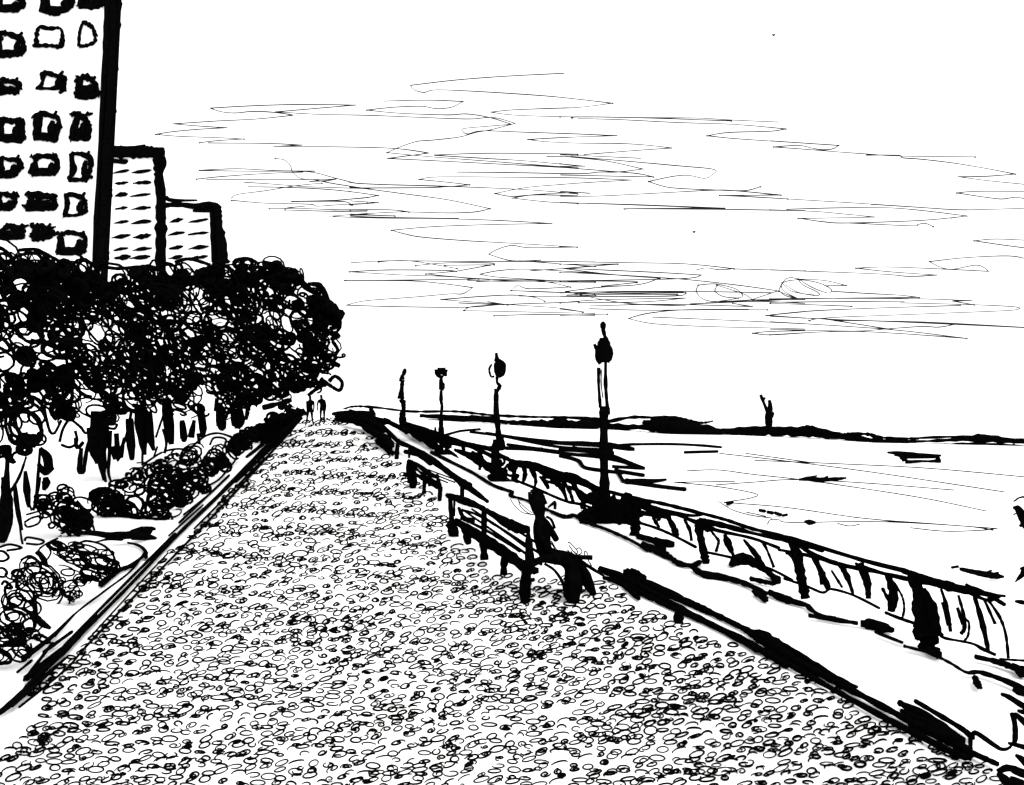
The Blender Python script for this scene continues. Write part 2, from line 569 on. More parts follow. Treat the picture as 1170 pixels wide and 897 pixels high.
cloud_lines += Z(880, 70, 4.034,
    [(0, 367), (150, 377), (315, 388), (290, 403), (250, 408), (200, 402), (130, 388), (15, 395), (150, 405), (300, 417), (440, 427), (600, 437), (945, 441)],
    [(440, 433), (590, 433), (610, 445), (700, 452), (850, 470), (1000, 495), (1130, 520), (1000, 530), (865, 532), (1000, 550), (1190, 569)],
    [(860, 607), (950, 600), (1190, 601)], [(860, 607), (1000, 628), (1070, 635), (1130, 627), (1190, 637)],
    [(0, 630), (300, 648), (600, 667), (850, 684), (1000, 683), (1190, 677)], [(465, 660), (700, 674)],
    [(75, 682), (300, 676), (530, 675), (700, 688), (905, 713), (830, 724)], [(0, 685), (200, 692), (350, 705), (485, 718), (300, 722), (130, 724)])
cloud_lines += Z(380, 230, 3.9,
    [(0, 38), (250, 38), (340, 48)], [(80, 60), (280, 65)],
    [(0, 68), (200, 75), (500, 78), (750, 86), (980, 99), (700, 104), (450, 113), (262, 129), (320, 145), (400, 160), (600, 176), (800, 187), (1090, 204), (880, 207), (800, 197), (740, 212), (695, 236), (800, 265), (930, 262)],
    [(80, 274), (250, 265), (500, 267), (800, 268), (1170, 270)], [(205, 270), (340, 265), (555, 300)], [(370, 287), (500, 275), (700, 275), (720, 283), (500, 285)],
    [(75, 314), (250, 306), (500, 308), (550, 312), (415, 324), (650, 345), (900, 352), (1090, 356)], [(75, 314), (300, 328), (500, 335), (700, 350)], [(700, 285), (550, 312)],
    [(55, 352), (350, 355), (500, 368), (625, 385), (580, 412), (520, 413), (350, 428), (150, 443), (60, 463), (300, 470), (600, 472), (760, 460), (1000, 452), (1100, 448)],
    [(55, 353), (500, 349), (650, 346)],
    [(655, 325), (750, 308), (880, 303), (1170, 320)], [(655, 325), (760, 340), (1090, 358)], [(640, 358), (900, 353), (1060, 382), (880, 390), (825, 376), (795, 398), (900, 402), (1170, 412)],
    [(600, 352), (800, 358), (1170, 361)],
    [(480, 438), (650, 425), (800, 418), (900, 428), (945, 445)], [(560, 453), (780, 462), (690, 447)], [(480, 438), (780, 460), (1000, 475), (1115, 493)], [(585, 487), (620, 470), (760, 460)],
    [(585, 487), (850, 493), (1170, 500)], [(720, 510), (900, 505), (1170, 508)], [(1040, 402), (1170, 385)], [(830, 265), (1000, 278), (1170, 290), (880, 310)], [(830, 422), (1000, 424), (1170, 418)])
cloud_lines += Z(640, 230, 4.179,
    [(0, 5), (400, 20), (780, 33), (500, 34), (305, 36), (700, 37), (1170, 45)], [(0, 215), (82, 219)],
    [(0, 287), (300, 293), (600, 299), (830, 322), (760, 327), (700, 318), (650, 328)], [(830, 323), (1170, 332)], [(0, 300), (275, 300), (20, 320)],
    [(20, 320), (250, 330), (470, 340), (675, 352), (570, 370), (0, 380)], [(20, 322), (250, 350), (475, 367), (380, 397), (200, 410), (30, 430), (180, 465), (350, 490), (600, 500)],
    [(0, 380), (340, 383), (365, 388), (200, 405)], [(0, 340), (200, 348), (560, 370), (860, 402), (1040, 428), (920, 468)],
    [(0, 438), (300, 430), (600, 430), (1010, 437)], [(60, 455), (300, 440), (600, 437), (550, 452), (200, 455), (0, 455)], [(0, 485), (200, 470), (600, 462), (400, 480), (85, 485)],
    [(30, 448), (300, 434), (590, 432)], [(80, 452), (250, 444), (560, 445)],
    [(660, 400), (650, 430), (680, 465), (740, 478), (860, 460), (865, 440), (830, 415), (740, 395), (660, 400)], [(750, 402), (740, 430), (780, 455), (850, 462)], [(745, 400), (870, 440), (920, 470), (700, 487)],
    [(140, 500), (500, 492), (920, 503), (820, 487)], [(140, 513), (400, 520), (700, 518), (990, 518)], [(620, 490), (900, 478), (1170, 465)],
    [(325, 560), (420, 535), (600, 518), (900, 515)], [(325, 560), (450, 585), (700, 598), (1000, 605), (1170, 610)], [(440, 553), (800, 568), (1170, 585)],
    [(920, 630), (1000, 622), (1170, 618)], [(920, 630), (1000, 638), (1170, 628)], [(985, 545), (1170, 527)], [(985, 545), (1170, 558)], [(0, 515), (110, 528)], [(0, 545), (225, 539)],
    [(700, 485), (950, 478), (1170, 488)], [(760, 480), (950, 470), (1170, 470)])
cloud_lines += Z(880, 230, 4.034,
    [(360, 100), (650, 113), (680, 107), (715, 102), (752, 117)], [(130, 78), (250, 95), (360, 100), (700, 88), (905, 68)],
    [(940, 182), (1040, 174), (1190, 180)], [(940, 182), (1060, 200), (1190, 217)],
    [(735, 278), (780, 302), (840, 313), (940, 295), (980, 302), (1007, 323), (850, 315), (550, 303), (395, 308), (550, 325), (770, 340), (640, 346), (500, 335), (0, 316)],
    [(735, 278), (900, 260), (1100, 252), (1190, 268)],
    [(130, 358), (90, 352), (60, 370), (40, 410), (70, 435), (130, 450), (60, 410), (60, 375), (130, 362), (220, 375), (280, 405), (265, 423), (190, 395), (130, 358), (150, 385), (220, 420), (215, 435), (130, 420), (70, 385)],
    [(130, 358), (250, 365), (350, 388), (250, 390)], [(50, 372), (100, 415), (200, 432)], [(40, 415), (120, 447)],
    [(285, 415), (450, 425), (600, 433), (685, 443), (300, 447), (0, 455)], [(0, 465), (300, 463), (620, 461)], [(0, 470), (375, 484)],
    [(300, 448), (700, 450), (930, 458), (840, 460), (940, 477)], [(600, 468), (940, 477), (1130, 487), (1132, 500), (1000, 508), (500, 527), (300, 535), (210, 543), (180, 550), (230, 541), (350, 558), (540, 588), (380, 598), (0, 590)],
    [(0, 523), (200, 505), (500, 492), (880, 480)], [(0, 530), (300, 545), (600, 556), (1190, 583)], [(540, 588), (700, 577), (780, 580), (870, 563)],
    [(0, 555), (540, 590), (905, 632), (400, 600), (0, 615)], [(0, 449), (400, 446), (640, 450)], [(300, 550), (700, 556), (1190, 582)])
c = Ink()
def cusps(ln):
    out, cur = [], [ln[0]]
    for i in range(1, len(ln)):
        cur.append(ln[i])
        if i + 1 < len(ln):
            a, b, e = ln[i - 1], ln[i], ln[i + 1]
            if (b[0] - a[0]) * (e[0] - b[0]) < 0 and abs(b[0] - a[0]) > 4 and abs(e[0] - b[0]) > 4:
                out.append(cur)
                cur = [ln[i]]
    out.append(cur)
    return out


for ln in [p for ln in cloud_lines for p in cusps(ln)]:
    wv = [.9 * U(.7, 1.3) for _ in ln]
    c.s(ln, wv, Cl, k=5, n=4)
    for e in (ln[0], ln[-1]):
        if R() < .35:
            c.s([(e[0] - .8, e[1]), (e[0] + .8, e[1] + .3)], 1.5, Cl, k=1, n=4)
tag(c.build('clouds', CLOUDM), kind='stuff')

# tiny birds
for x, y, lab in [(884, 40, 'tiny black bird speck alone high in the upper right of the white sky'), (793, 265, 'tiny bird speck in the gap between upper and lower cloud bands')]:
    b = Ink()
    b.s([(x - 1.8, y - .7), (x, y + .3), (x + 1.6, y - 1.0)], [.8, 2.0, .8], D(120), k=3)
    tag(b.build('bird', INK, origin=P(x, y, 120)), lab, 'bird', 'birds in the sky')


# ------------------------------------------------------------------ buildings
def building(label, A, L, B, top, cap, lean, windows):
    """A front right corner, L front left, B far end of the side wall: (photo x, depth)"""
    a, l, b = [Vector((d * (px - CX) / F, d, 0)) for px, d in (A, L, B)]
    bk = l + (b - a)
    zt = EYE + A[1] * (CY - top) / F
    ln = (a - l).normalized() * (lean * zt) + Vector((0, 0, zt))
    root = thing('apartment_building', label, 'building', (a + l) / 2)
    w = Ink()
    w.box([l, a, b, bk, l + ln, a + ln, b + ln, bk + ln], 0)
    w.build('wall', PLASTER, root, smooth=False)
    # side wall's shade painted in, a black slab 8 cm proud of the body
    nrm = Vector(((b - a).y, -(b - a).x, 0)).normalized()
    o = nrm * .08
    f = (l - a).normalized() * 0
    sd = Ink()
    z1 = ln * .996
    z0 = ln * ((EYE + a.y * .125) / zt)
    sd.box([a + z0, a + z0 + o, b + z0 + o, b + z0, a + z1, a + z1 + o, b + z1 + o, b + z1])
    # the dark line at the corner, on the front
    fr = plane((a.x, a.y), (l.x, l.y), .05)
    return root, a, l, b, bk, ln, zt, fr, sd


# --- tall tower
TW_A, TW_L, TW_B = (106, 60), (-130, 54.4), (114, 80)
root, a, l, b, bk, ln, zt, fr, sd = building('tall white tower block with big round-cornered windows, cut off by the picture top', TW_A, TW_L, TW_B, -230, 0, .045, None)
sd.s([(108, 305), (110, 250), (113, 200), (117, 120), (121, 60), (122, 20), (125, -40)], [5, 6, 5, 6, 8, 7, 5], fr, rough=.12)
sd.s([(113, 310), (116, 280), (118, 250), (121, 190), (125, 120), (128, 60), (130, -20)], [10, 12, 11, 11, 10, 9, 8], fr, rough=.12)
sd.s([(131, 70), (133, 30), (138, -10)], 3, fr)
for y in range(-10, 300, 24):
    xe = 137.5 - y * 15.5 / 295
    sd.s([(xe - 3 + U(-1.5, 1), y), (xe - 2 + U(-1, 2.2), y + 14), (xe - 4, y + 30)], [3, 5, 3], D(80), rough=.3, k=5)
sd.build('shaded_side_wall', INK, root, smooth=False)
WIN = [(-60, 36, -22, 67, 2), (-60, 88, -22, 112, 2), (-58, 134, -24, 164, 1), (-60, 178, -24, 206, 2), (-60, 218, -26, 243, 3), (-58, 254, -26, 276, 3), (-60, -10, -22, 16, 2),
       (-8, -8, 28, 15, 2), (46, -12, 86, 18, 3), (87, -8, 121, 11, 3),
       (-8, 36, 30, 67, 2), (37, 29, 74, 55, 0), (86, 25, 111, 55, 0),
       (-8, 89, 25, 110, 3), (41, 81, 76, 104, 1), (83, 86, 114, 114, 3),
       (-6, 134, 28, 163, 2), (36, 128, 69, 162, 2), (79, 129, 105, 162, 2),
       (-8, 178, 26, 205, 2), (33, 176, 69, 202, 2), (77, 174, 106, 208, 1),
       (-8, 219, 21, 242, 2), (27, 219, 66, 243, 4), (70, 220, 101, 249, 1),
       (-4, 254, 31, 275, 3), (33, 255, 63, 276, 4), (64, 264, 100, 292, 1)]
for x0, y0, x1, y1, fill in WIN:
    w = Ink()
    sw = [5, 6, 7.5, 8.5, 9][fill]
    i = sw * .45
    X0, X1, Y0, Y1 = x0 + i, x1 - i, y0 + i, y1 - i

    if fill:
        fill = min(4, fill + (1 if R() < .25 else 0))

    def j(v=3.0):
        return U(-v, v)
    for ps in range(1 if fill == 0 else 2):
        cx = [(X0 + j(), Y1 + j(1)), (X0 + (X1 - X0) * .12 + j(), (Y0 + Y1) / 2 + j()), (X0 + (X1 - X0) * .2 + j(), Y0 + j(1)), ((X0 + X1) / 2 + j(), Y0 + j(1.5)), (X1 - 2 + j(), Y0 + 3 + j()),
              (X1 + j(1), (Y0 + Y1) / 2 + j()), (X1 - 3 + j(), Y1 - 2 + j()), ((X0 + X1) / 2 + j(), Y1 + j(1)), (X0 + j(), Y1 + j(1))]
        w.s(cx, [sw * U(.6, 1.05) * (1 if ps == 0 else .65) for _ in cx], fr, k=5, rough=.36)
    if fill:
        w.s([(X1 - 5, Y0 + 7), (X1 - 7, (Y0 + Y1) / 2 + 2), (X1 - 6, Y1 - 3)], [4, 6 + fill, 5 + fill], fr, rough=.2)
        w.s([(X1 - 6, Y0 + 4), (X1 - 1, Y0 - 2 - 3 * R())], [4, 2.5], fr)
    for _ in range(1 + fill):
        ex, ey = random.choice([(X0, Y0), (X1, Y0), (X1, Y1), (X0, Y1), (X1, (Y0 + Y1) / 2)])
        w.s([(ex + U(-2, 2), ey + U(-2, 2)), (ex + U(-6, 6), ey + U(-6, 6))], [U(4, 6), U(1, 3)], fr, k=3, rough=.2)
    if fill > 1:
        w.s([(X0 + 4, Y0 + 6), (X0 + 5, Y1 - 4)], [5, 5 + fill], fr, rough=.2)
        w.s([(X0 + 3, Y1 - 4), ((X0 + X1) / 2, Y1 - 4), (X1 - 4, Y1 - 4)], [4, 4 + fill, 5], fr, rough=.2)
    if fill > 3:
        w.s([(X0 + 5, (Y0 + Y1) / 2), (X1 - 4, (Y0 + Y1) / 2 + 1)], 6, fr, rough=.2)
    w.build('window', INK, root)


def dash_windows(root, fr, rows, xl, xr):
    for y, sl in rows:
        for (u0, u1) in (xl, xr):
            w = Ink()
            a0, a1 = u0 + U(-1.5, 1.5), u1 + U(-2, 2)
            tt = U(3.2, 6.2)
            w.s([(a0, y + sl), ((a0 + a1) / 2, y + U(-.6, .6)), (a1 - 3, y - sl * .8), (a1, y - sl * 1.3)], [1.2, tt, tt * .7, .8], fr, k=3, rough=.25)
            if R() < .5:
                w.s([(a0 - 2, y + sl + .6), (a0 + 9, y + U(-1.5, 1.5))], [1, 2.2], fr, k=3)
            w.build('window', INK, root)


# --- middle block
root, a, l, b, bk, ln, zt, fr, sd = building('medium white block with slit windows and thick black roof edge, against the tall tower', (181, 110), (96, 112), (189, 130), 172, 0, .0, None)
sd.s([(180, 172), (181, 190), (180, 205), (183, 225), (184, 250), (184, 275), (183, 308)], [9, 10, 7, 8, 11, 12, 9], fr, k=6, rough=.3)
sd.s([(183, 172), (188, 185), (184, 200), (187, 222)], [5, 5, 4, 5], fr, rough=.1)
sd.build('shaded_side_wall', INK, root, smooth=False)
rf = Ink()
rf.s([(128, 174), (150, 175), (172, 174), (187, 174)], [13, 14, 12, 10], fr, k=7, rough=.24)
rf.s([(130, 168), (150, 169), (166, 166)], [3, 4, 2], fr)
rf.s([(129, 184), (142, 185), (146, 183)], [4, 6, 2], fr, rough=.2)
rf.s([(160, 171), (187, 171)], 5, fr)
rf.build('roof', INK, root)
dash_windows(root, fr, [(196, 1.4), (209, .6), (223, 1.2), (238, 1.0), (254, 1.2), (270, 1.4), (285, 1.4), (294, 1)], (130, 148), (151, 174))
# --- lower block
root, a, l, b, bk, ln, zt, fr, sd = building('lowest white block with slit windows and black roof edge, right beside the trees', (243, 150), (186, 154), (256, 190), 236, 0, -.0, None)
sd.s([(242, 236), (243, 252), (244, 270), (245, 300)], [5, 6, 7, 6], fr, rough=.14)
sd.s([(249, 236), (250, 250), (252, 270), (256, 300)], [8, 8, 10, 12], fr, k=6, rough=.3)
sd.build('shaded_side_wall', INK, root, smooth=False)
rf = Ink()
rf.s([(188, 235), (205, 234), (225, 236), (240, 234), (250, 237)], [6, 6, 7, 8, 8], fr, rough=.12)
rf.s([(190, 226), (197, 229), (225, 229)], [6, 4, 2], fr, rough=.1)
rf.s([(221, 241), (240, 240)], [3, 6], fr)
rf.build('roof', INK, root)
dash_windows(root, fr, [(252, 1.4), (267, 1.3), (283, 1.3), (294, 1.2)], (194, 211), (216, 238))


# ------------------------------------------------------------------ trees
def tree(label, foot, d, crown, n, r, w, trunk_strokes, outline=(), clumps=(), thick=1.5, grp='trees along the path'):
    base = G(*foot)
    root = thing('leafy_tree', label, 'tree', base, grp)
    dp = d
    t = Ink()
    for pts, ww in trunk_strokes:
        t.s(pts, ww, D(dp), k=4, rough=.12)
    t.build('trunk', WOOD, root)
    cbm = Ink()
    scribble(cbm, crown, dp, int(n * .25), (r[0] * 1.15, r[1] * 1.35), (w[0] * .88, w[1] * .9), thick, (1.1, 2.3), (.35, .85), (-.1, 1.1), 26, 13)
    scribble(cbm, crown, dp, int(n * .16), (r[0] * 1.1, r[1] * 1.6), (1.8, 2.8), thick, (1.0, 2.6), (.35, .8), (.1, 1.3), 36, 13)
    for pts, ww in outline:
        cbm.s(pts, ww, D(dp), k=6, rough=.12)
    for (cx, cy, rx, ry, m) in clumps:
        poly = [(cx + rx * math.cos(a * .785), cy + ry * math.sin(a * .785)) for a in range(8)]
        scribble(cbm, poly, dp - thick * .4, int(m * .25), (r[0] * .6, r[1] * .6), (w[0], w[1] * 1.3), thick * .5, keep=False, drift=5)
    cbm.build('crown', LEAF, root)
    return root


d1 = G(22, 622).y
tree('nearest leafy tree at the left edge, dark loose crown over a clump of thick trunks', (22, 622), d1,
     [(-60, 292), (0, 286), (30, 290), (62, 302), (100, 312), (135, 345), (138, 400), (118, 446), (84, 466), (60, 480), (52, 508), (30, 515), (10, 524), (-20, 500), (-60, 480)], 330, (7, 16), (3.2, 5.2),
     [([(3, 545), (8, 570), (4, 600), (2, 620)], [3, 13, 12, 7]), ([(9, 520), (8, 555), (12, 590), (5, 618)], [4, 7, 7, 5]), ([(30, 522), (22, 545), (10, 565)], [2, 3, 4]),
      ([(17, 552), (20, 580), (25, 606)], [3, 6, 3]), ([(22, 595), (26, 622), (34, 636), (40, 642)], 2), ([(29, 538), (31, 560), (33, 580)], [3, 8, 3]),
      ([(33, 575), (38, 583), (42, 560), (46, 512)], [2, 3, 3, 3]), ([(46, 512), (54, 522), (56, 536)], [5, 10, 9]), ([(44, 530), (52, 540), (60, 534)], [5, 8, 6]), ([(52, 545), (53, 552), (50, 560)], [5, 9, 4]),
      ([(46, 545), (44, 560), (40, 572)], 2.4), ([(2, 518), (8, 512), (10, 524), (16, 529)], [10, 12, 6, 3])],
     [([(0, 306), (20, 293), (40, 290), (58, 300), (80, 305), (90, 297), (108, 302)], [4, 4, 3, 3, 3, 3, 4]), ([(22, 286), (40, 285), (52, 290), (75, 302), (86, 304)], 4),
      ([(-5, 520), (6, 512), (10, 525), (18, 528)], [8, 9, 6, 3]), ([(50, 462), (56, 490), (62, 495), (70, 480)], 3)],
     [(60, 318, 34, 22, 60), (20, 320, 22, 26, 34), (25, 430, 20, 26, 34), (85, 335, 20, 18, 24), (70, 455, 16, 22, 26), (30, 500, 16, 14, 26), (30, 370, 14, 20, 8)], 1.2)

d2 = G(118, 551).y
tree('leafy tree with dark crown and ragged trunk stems hanging just above hedge start', (118, 551), d2,
     [(48, 304), (110, 300), (160, 304), (212, 306), (228, 350), (224, 410), (212, 445), (175, 462), (150, 470), (110, 480), (70, 474), (50, 440), (44, 380)], 270, (6, 14), (2.8, 4.6),
     [([(93, 512), (91, 535), (95, 538), (100, 510), (108, 490)], [4, 6, 5, 4, 3]), ([(108, 488), (110, 515), (112, 530)], [16, 14, 5]), ([(116, 505), (117, 530), (119, 549)], [12, 9, 3]),
      ([(126, 492), (125, 520), (124, 540), (128, 553)], [5, 4, 3, 2]), ([(133, 495), (136, 525), (142, 500)], [5, 7, 3]), ([(112, 470), (110, 500)], [14, 18]), ([(120, 478), (118, 512)], [10, 14]),
      ([(148, 478), (150, 510), (151, 526)], [8, 9, 4]), ([(140, 510), (146, 492), (150, 470)], 3), ([(128, 510), (132, 525)], 5), ([(95, 505), (88, 512), (86, 500)], 4), ([(119, 540), (121, 551)], 3)],
     [([(68, 505), (72, 490), (80, 480), (92, 488), (98, 495), (105, 490)], 3), ([(70, 508), (80, 511), (88, 505), (86, 492)], 3), ([(120, 305), (135, 307), (160, 305)], 4), ([(112, 485), (130, 490), (134, 484)], 3)],
     [(120, 330, 30, 14, 36), (75, 415, 18, 24, 22), (150, 320, 20, 14, 24), (120, 465, 24, 16, 34), (190, 330, 18, 18, 20), (130, 400, 20, 16, 12)], 1.6)

d3 = G(166, 532).y
tree('middle leafy tree with dark crown, its thin stems dangling above the hedge middle', (166, 532), d3,
     [(150, 305), (215, 304), (268, 302), (300, 326), (312, 380), (306, 430), (285, 460), (240, 470), (200, 475), (155, 472), (138, 440), (138, 370)], 280, (5.5, 12), (2.6, 4.2),
     [([(160, 462), (162, 490), (165, 520)], [12, 14, 5]), ([(170, 470), (172, 500), (176, 515)], [8, 9, 3]), ([(163, 515), (163, 532), (168, 534)], 2.4), ([(190, 455), (193, 485), (196, 508)], [10, 12, 6]),
      ([(178, 500), (184, 482), (188, 470)], 2.2), ([(188, 518), (190, 505), (186, 490)], 3), ([(175, 524), (180, 510)], 2), ([(208, 480), (210, 500), (208, 504)], [5, 9, 3]), ([(221, 485), (218, 500), (222, 480)], [5, 8, 4]),
      ([(228, 462), (232, 490), (230, 500)], [7, 9, 3]), ([(226, 495), (228, 507)], 3)],
     [([(200, 300), (215, 296), (232, 300), (240, 303)], 4), ([(180, 448), (188, 440), (195, 448)], 3)],
     [(200, 320, 24, 14, 24), (240, 400, 24, 16, 30), (270, 330, 18, 18, 20), (215, 445, 26, 14, 34), (180, 425, 14, 20, 16), (260, 430, 20, 14, 22), (240, 318, 18, 12, 40)], 2.0)

d4 = 38.0
tree('round dark leafy tree at the right end of the row, overhanging the path', (270, 487), d4,
     [(255, 304), (270, 298), (300, 298), (325, 305), (352, 322), (372, 340), (384, 362), (386, 400), (382, 425), (366, 440), (345, 438), (330, 450), (315, 462), (290, 470), (250, 475), (228, 440), (232, 350)], 320, (5, 11), (2.6, 4.4),
     [([(250, 460), (253, 485), (250, 490)], [7, 13, 4]), ([(265, 462), (268, 480), (266, 487)], [5, 9, 3]), ([(273, 465), (275, 480), (272, 490)], [6, 10, 4]), ([(283, 460), (281, 480), (284, 470)], 3),
      ([(258, 478), (262, 466)], 3), ([(246, 470), (248, 455)], 4), ([(268, 478), (270, 490)], [5, 3])],
     [([(266, 304), (272, 297), (285, 296), (296, 302)], 4), ([(300, 300), (318, 305), (335, 315), (342, 324)], [5, 8, 9, 8]), ([(338, 313), (350, 328), (365, 337)], [5, 8, 4]),
      ([(352, 325), (366, 326), (375, 342)], 5), ([(372, 342), (384, 352), (386, 362), (376, 366)], 6), ([(378, 366), (387, 372), (377, 376)], [6, 5, 5]), ([(378, 380), (387, 384), (378, 388)], [6, 5, 5]),
      ([(380, 390), (386, 400), (381, 408)], 4), ([(374, 410), (388, 418), (378, 416)], 4), ([(377, 415), (374, 428)], 2), ([(366, 433), (378, 441), (388, 446), (391, 437), (383, 430), (376, 436)], [6, 4, 4, 4, 4, 5]),
      ([(352, 452), (362, 444), (372, 436)], [4, 5, 12]), ([(338, 445), (348, 440), (360, 440)], [8, 9, 6])],
     [(305, 318, 28, 16, 56), (328, 325, 22, 14, 40), (370, 362, 18, 22, 60), (360, 400, 22, 24, 50), (300, 400, 24, 20, 34), (320, 440, 20, 14, 34), (345, 385, 20, 20, 22), (285, 445, 24, 16, 32), (340, 443, 10, 7, 14), (350, 348, 16, 14, 18), (246, 322, 22, 18, 60), (262, 345, 16, 16, 20)], 2.2)

d5 = 60.0
st = Ink()
for pts, w in [([(320, 468), (325, 460), (333, 457)], [6, 8, 5]), ([(325, 462), (332, 470), (345, 472), (352, 473)], [4, 8, 6, 4]), ([(300, 466), (312, 463), (322, 460)], [6, 6, 4]), ([(338, 468), (346, 472)], 8)]:
    st.s(pts, w, D(d5), rough=.15)
root = thing('shrub', 'small dark shrub where the path narrows at its far left end', 'shrub', G(338, 474))
st.build('foliage', LEAF, root)

# hedge along the kerb
hd = Ink()


def hedge_d(x, y):
    # depth of the hedge at picture column x, from its foot line
    foot = [(95, 592), (150, 595), (190, 598), (215, 576), (255, 548), (285, 512), (312, 497), (340, 478)]
    for (a, b), (c2, d2_) in zip(foot, foot[1:]):
        if x <= c2:
            yy = b + (d2_ - b) * (max(x, a) - a) / (c2 - a)
            return G(x, yy).y + .4
    return G(340, 478).y + .4


scribble(hd, [(102, 568), (112, 560), (130, 551), (150, 541), (168, 532), (192, 518), (200, 540), (212, 560), (208, 578), (196, 592), (185, 597), (150, 592), (118, 592), (106, 586)], hedge_d, 56, (6, 13), (2.1, 3.5), .5, (1.1, 2.3), (.5, 1), (-.6, .9), 14)
scribble(hd, [(185, 525), (215, 512), (240, 508), (268, 502), (285, 500), (275, 515), (262, 528), (252, 548), (234, 558), (216, 571), (205, 580), (200, 556)], hedge_d, 40, (6, 12), (2.0, 3.2), .5, (1.1, 2.3), (.5, 1), (-.6, .9), 12)
scribble(hd, [(262, 506), (275, 494), (300, 486), (310, 476), (335, 470), (342, 476), (318, 494), (290, 508), (270, 518)], hedge_d, 62, (3.5, 7), (2.2, 3.6), .5)
HP = lambda x, y: P(x, y, hedge_d(x, y))
for pts, w in [([(165, 530), (185, 517), (203, 513), (216, 514), (222, 508), (235, 498), (250, 495), (264, 499)], 2.4), ([(132, 552), (145, 546), (158, 548), (160, 540)], 2.6), ([(165, 538), (180, 530), (195, 534)], 2.2),
               ([(232, 557), (250, 548), (262, 532), (258, 522)], 2), ([(262, 535), (270, 523), (264, 516)], 2), ([(120, 590), (150, 590), (184, 596), (194, 588)], [5, 6, 8, 4]), ([(106, 570), (112, 563), (125, 560)], 6),
               ([(240, 508), (245, 500), (258, 502), (255, 512)], 2.2), ([(306, 482), (318, 478), (330, 476)], [6, 12, 8])]:
    hd.s(pts, w, HP, k=4, rough=.1)
hp = Ink()
root = thing('hedge', 'long dark curly hedge running along the left kerb under the trees', 'hedge', G(215, 576))
hd.build('foliage', LEAF, root)


# bushes in the lower left
def bush(label, foot, parts, extra, name='bush'):
    base = G(*foot)
    root = thing(name, label, 'bush', base, 'bushes on the left bank')
    b = Ink()
    for poly, n, r, w, fl, tl in parts:
        scribble(b, poly, base.y, n, r, w, .35, (1.3, 2.5), fl, tl, 14, 13)
    for pts, w in extra:
        b.s(pts, w, D(base.y), k=5, rough=.08)
    b.build('foliage', LEAF, root)
    return root


bush('dense dark bush beside the fallen branch, under the nearest tree', (82, 613),
     [([(58, 560), (75, 556), (82, 570), (92, 590), (95, 600), (80, 612), (65, 604), (50, 592), (42, 575)], 18, (6, 12), (2.0, 3.2), (.5, 1), (-.6, .6)),
      ([(76, 590), (98, 585), (104, 600), (92, 612), (76, 606)], 16, (4, 8), (3, 5), (.5, 1), (-.3, .6))],
     [([(42, 576), (40, 566), (56, 568), (52, 580), (44, 584), (30, 588)], 2.2), ([(28, 597), (36, 592), (46, 590), (44, 598), (32, 602), (28, 598)], 2.2), ([(78, 574), (90, 568), (104, 572), (108, 580), (98, 582), (88, 572)], 2.2),
      ([(98, 583), (104, 595), (108, 606)], 2.2), ([(78, 582), (92, 588), (96, 596)], 2.4), ([(92, 603), (104, 606)], 3), ([(70, 612), (60, 618), (80, 612), (75, 608)], 2)])
bush('squat bush of flat tangled loops just left of the kerb bend', (108, 690),
     [([(62, 622), (90, 618), (116, 624), (130, 640), (128, 650), (112, 662), (90, 664), (76, 655), (62, 640)], 20, (11, 19), (1.8, 2.8), (.28, .5), (.05, .4)),
      ([(72, 660), (100, 655), (92, 680), (75, 688), (68, 675)], 9, (5, 11), (1.6, 2.2), (.5, .9), (-.6, .3))],
     [([(92, 620), (100, 618), (116, 622), (128, 632), (131, 644), (120, 650)], 2.4), ([(28, 618), (32, 614), (50, 618), (44, 622), (30, 621)], 2.4), ([(24, 640), (34, 635), (42, 640), (38, 644), (26, 643)], 2.4),
      ([(54, 622), (58, 632), (50, 642), (44, 630), (52, 622), (66, 615)], 2), ([(60, 683), (62, 672), (72, 677), (66, 690), (50, 698)], 2), ([(80, 686), (76, 700), (62, 706), (48, 708)], 2), ([(42, 630), (50, 638), (54, 648)], [6, 5, 3]),
      ([(112, 645), (124, 652), (118, 655)], [4, 7, 3])])
bush('loose round bush of big open loops near the left edge', (35, 735),
     [([(18, 650), (45, 645), (62, 660), (58, 678), (40, 690), (48, 712), (30, 726), (8, 716), (6, 698), (14, 680)], 14, (12, 20), (2.0, 2.8), (.6, 1), (-.8, .8))],
     [([(18, 672), (22, 652), (42, 647), (60, 658), (58, 674), (44, 676), (22, 672), (20, 655)], 2.2), ([(4, 700), (12, 684), (24, 682), (38, 694), (40, 712), (34, 725), (16, 724), (5, 712)], 2.2), ([(38, 702), (48, 712), (58, 718)], [6, 8, 3]),
      ([(15, 712), (24, 724), (30, 740)], [3, 8, 4]), ([(2, 668), (6, 664), (14, 672), (5, 671)], 3), ([(40, 680), (42, 704), (34, 730)], 2)])
bush('low dark tangle of foliage at the left edge beside the kerb, nearest to us', (10, 765),
     [([(-30, 720), (0, 712), (25, 718), (48, 726), (36, 748), (14, 756), (-30, 760)], 13, (10, 18), (1.9, 3.0), (.4, .9), (-.6, .6))],
     [([(4, 736), (14, 735), (28, 737)], [4, 9, 4]), ([(0, 742), (10, 748), (12, 756), (0, 758)], 4), ([(16, 752), (24, 742), (36, 746), (35, 735)], 2), ([(-4, 712), (8, 722), (14, 730)], 3)])
lf = Ink()
for pts in [[(-4, 630), (4, 630), (10, 637), (4, 641), (-4, 640)], [(-4, 650), (3, 649), (8, 654), (5, 659), (-4, 658)], [(0, 625), (12, 622), (25, 626), (8, 629)]]:
    lf.s(pts, 2.6, D(G(4, 672).y), k=5)
root = thing('bush', 'few open leaf loops at the left edge below the thick trunks', 'bush', G(4, 672), 'bushes on the left bank')
lf.build('foliage', LEAF, root)

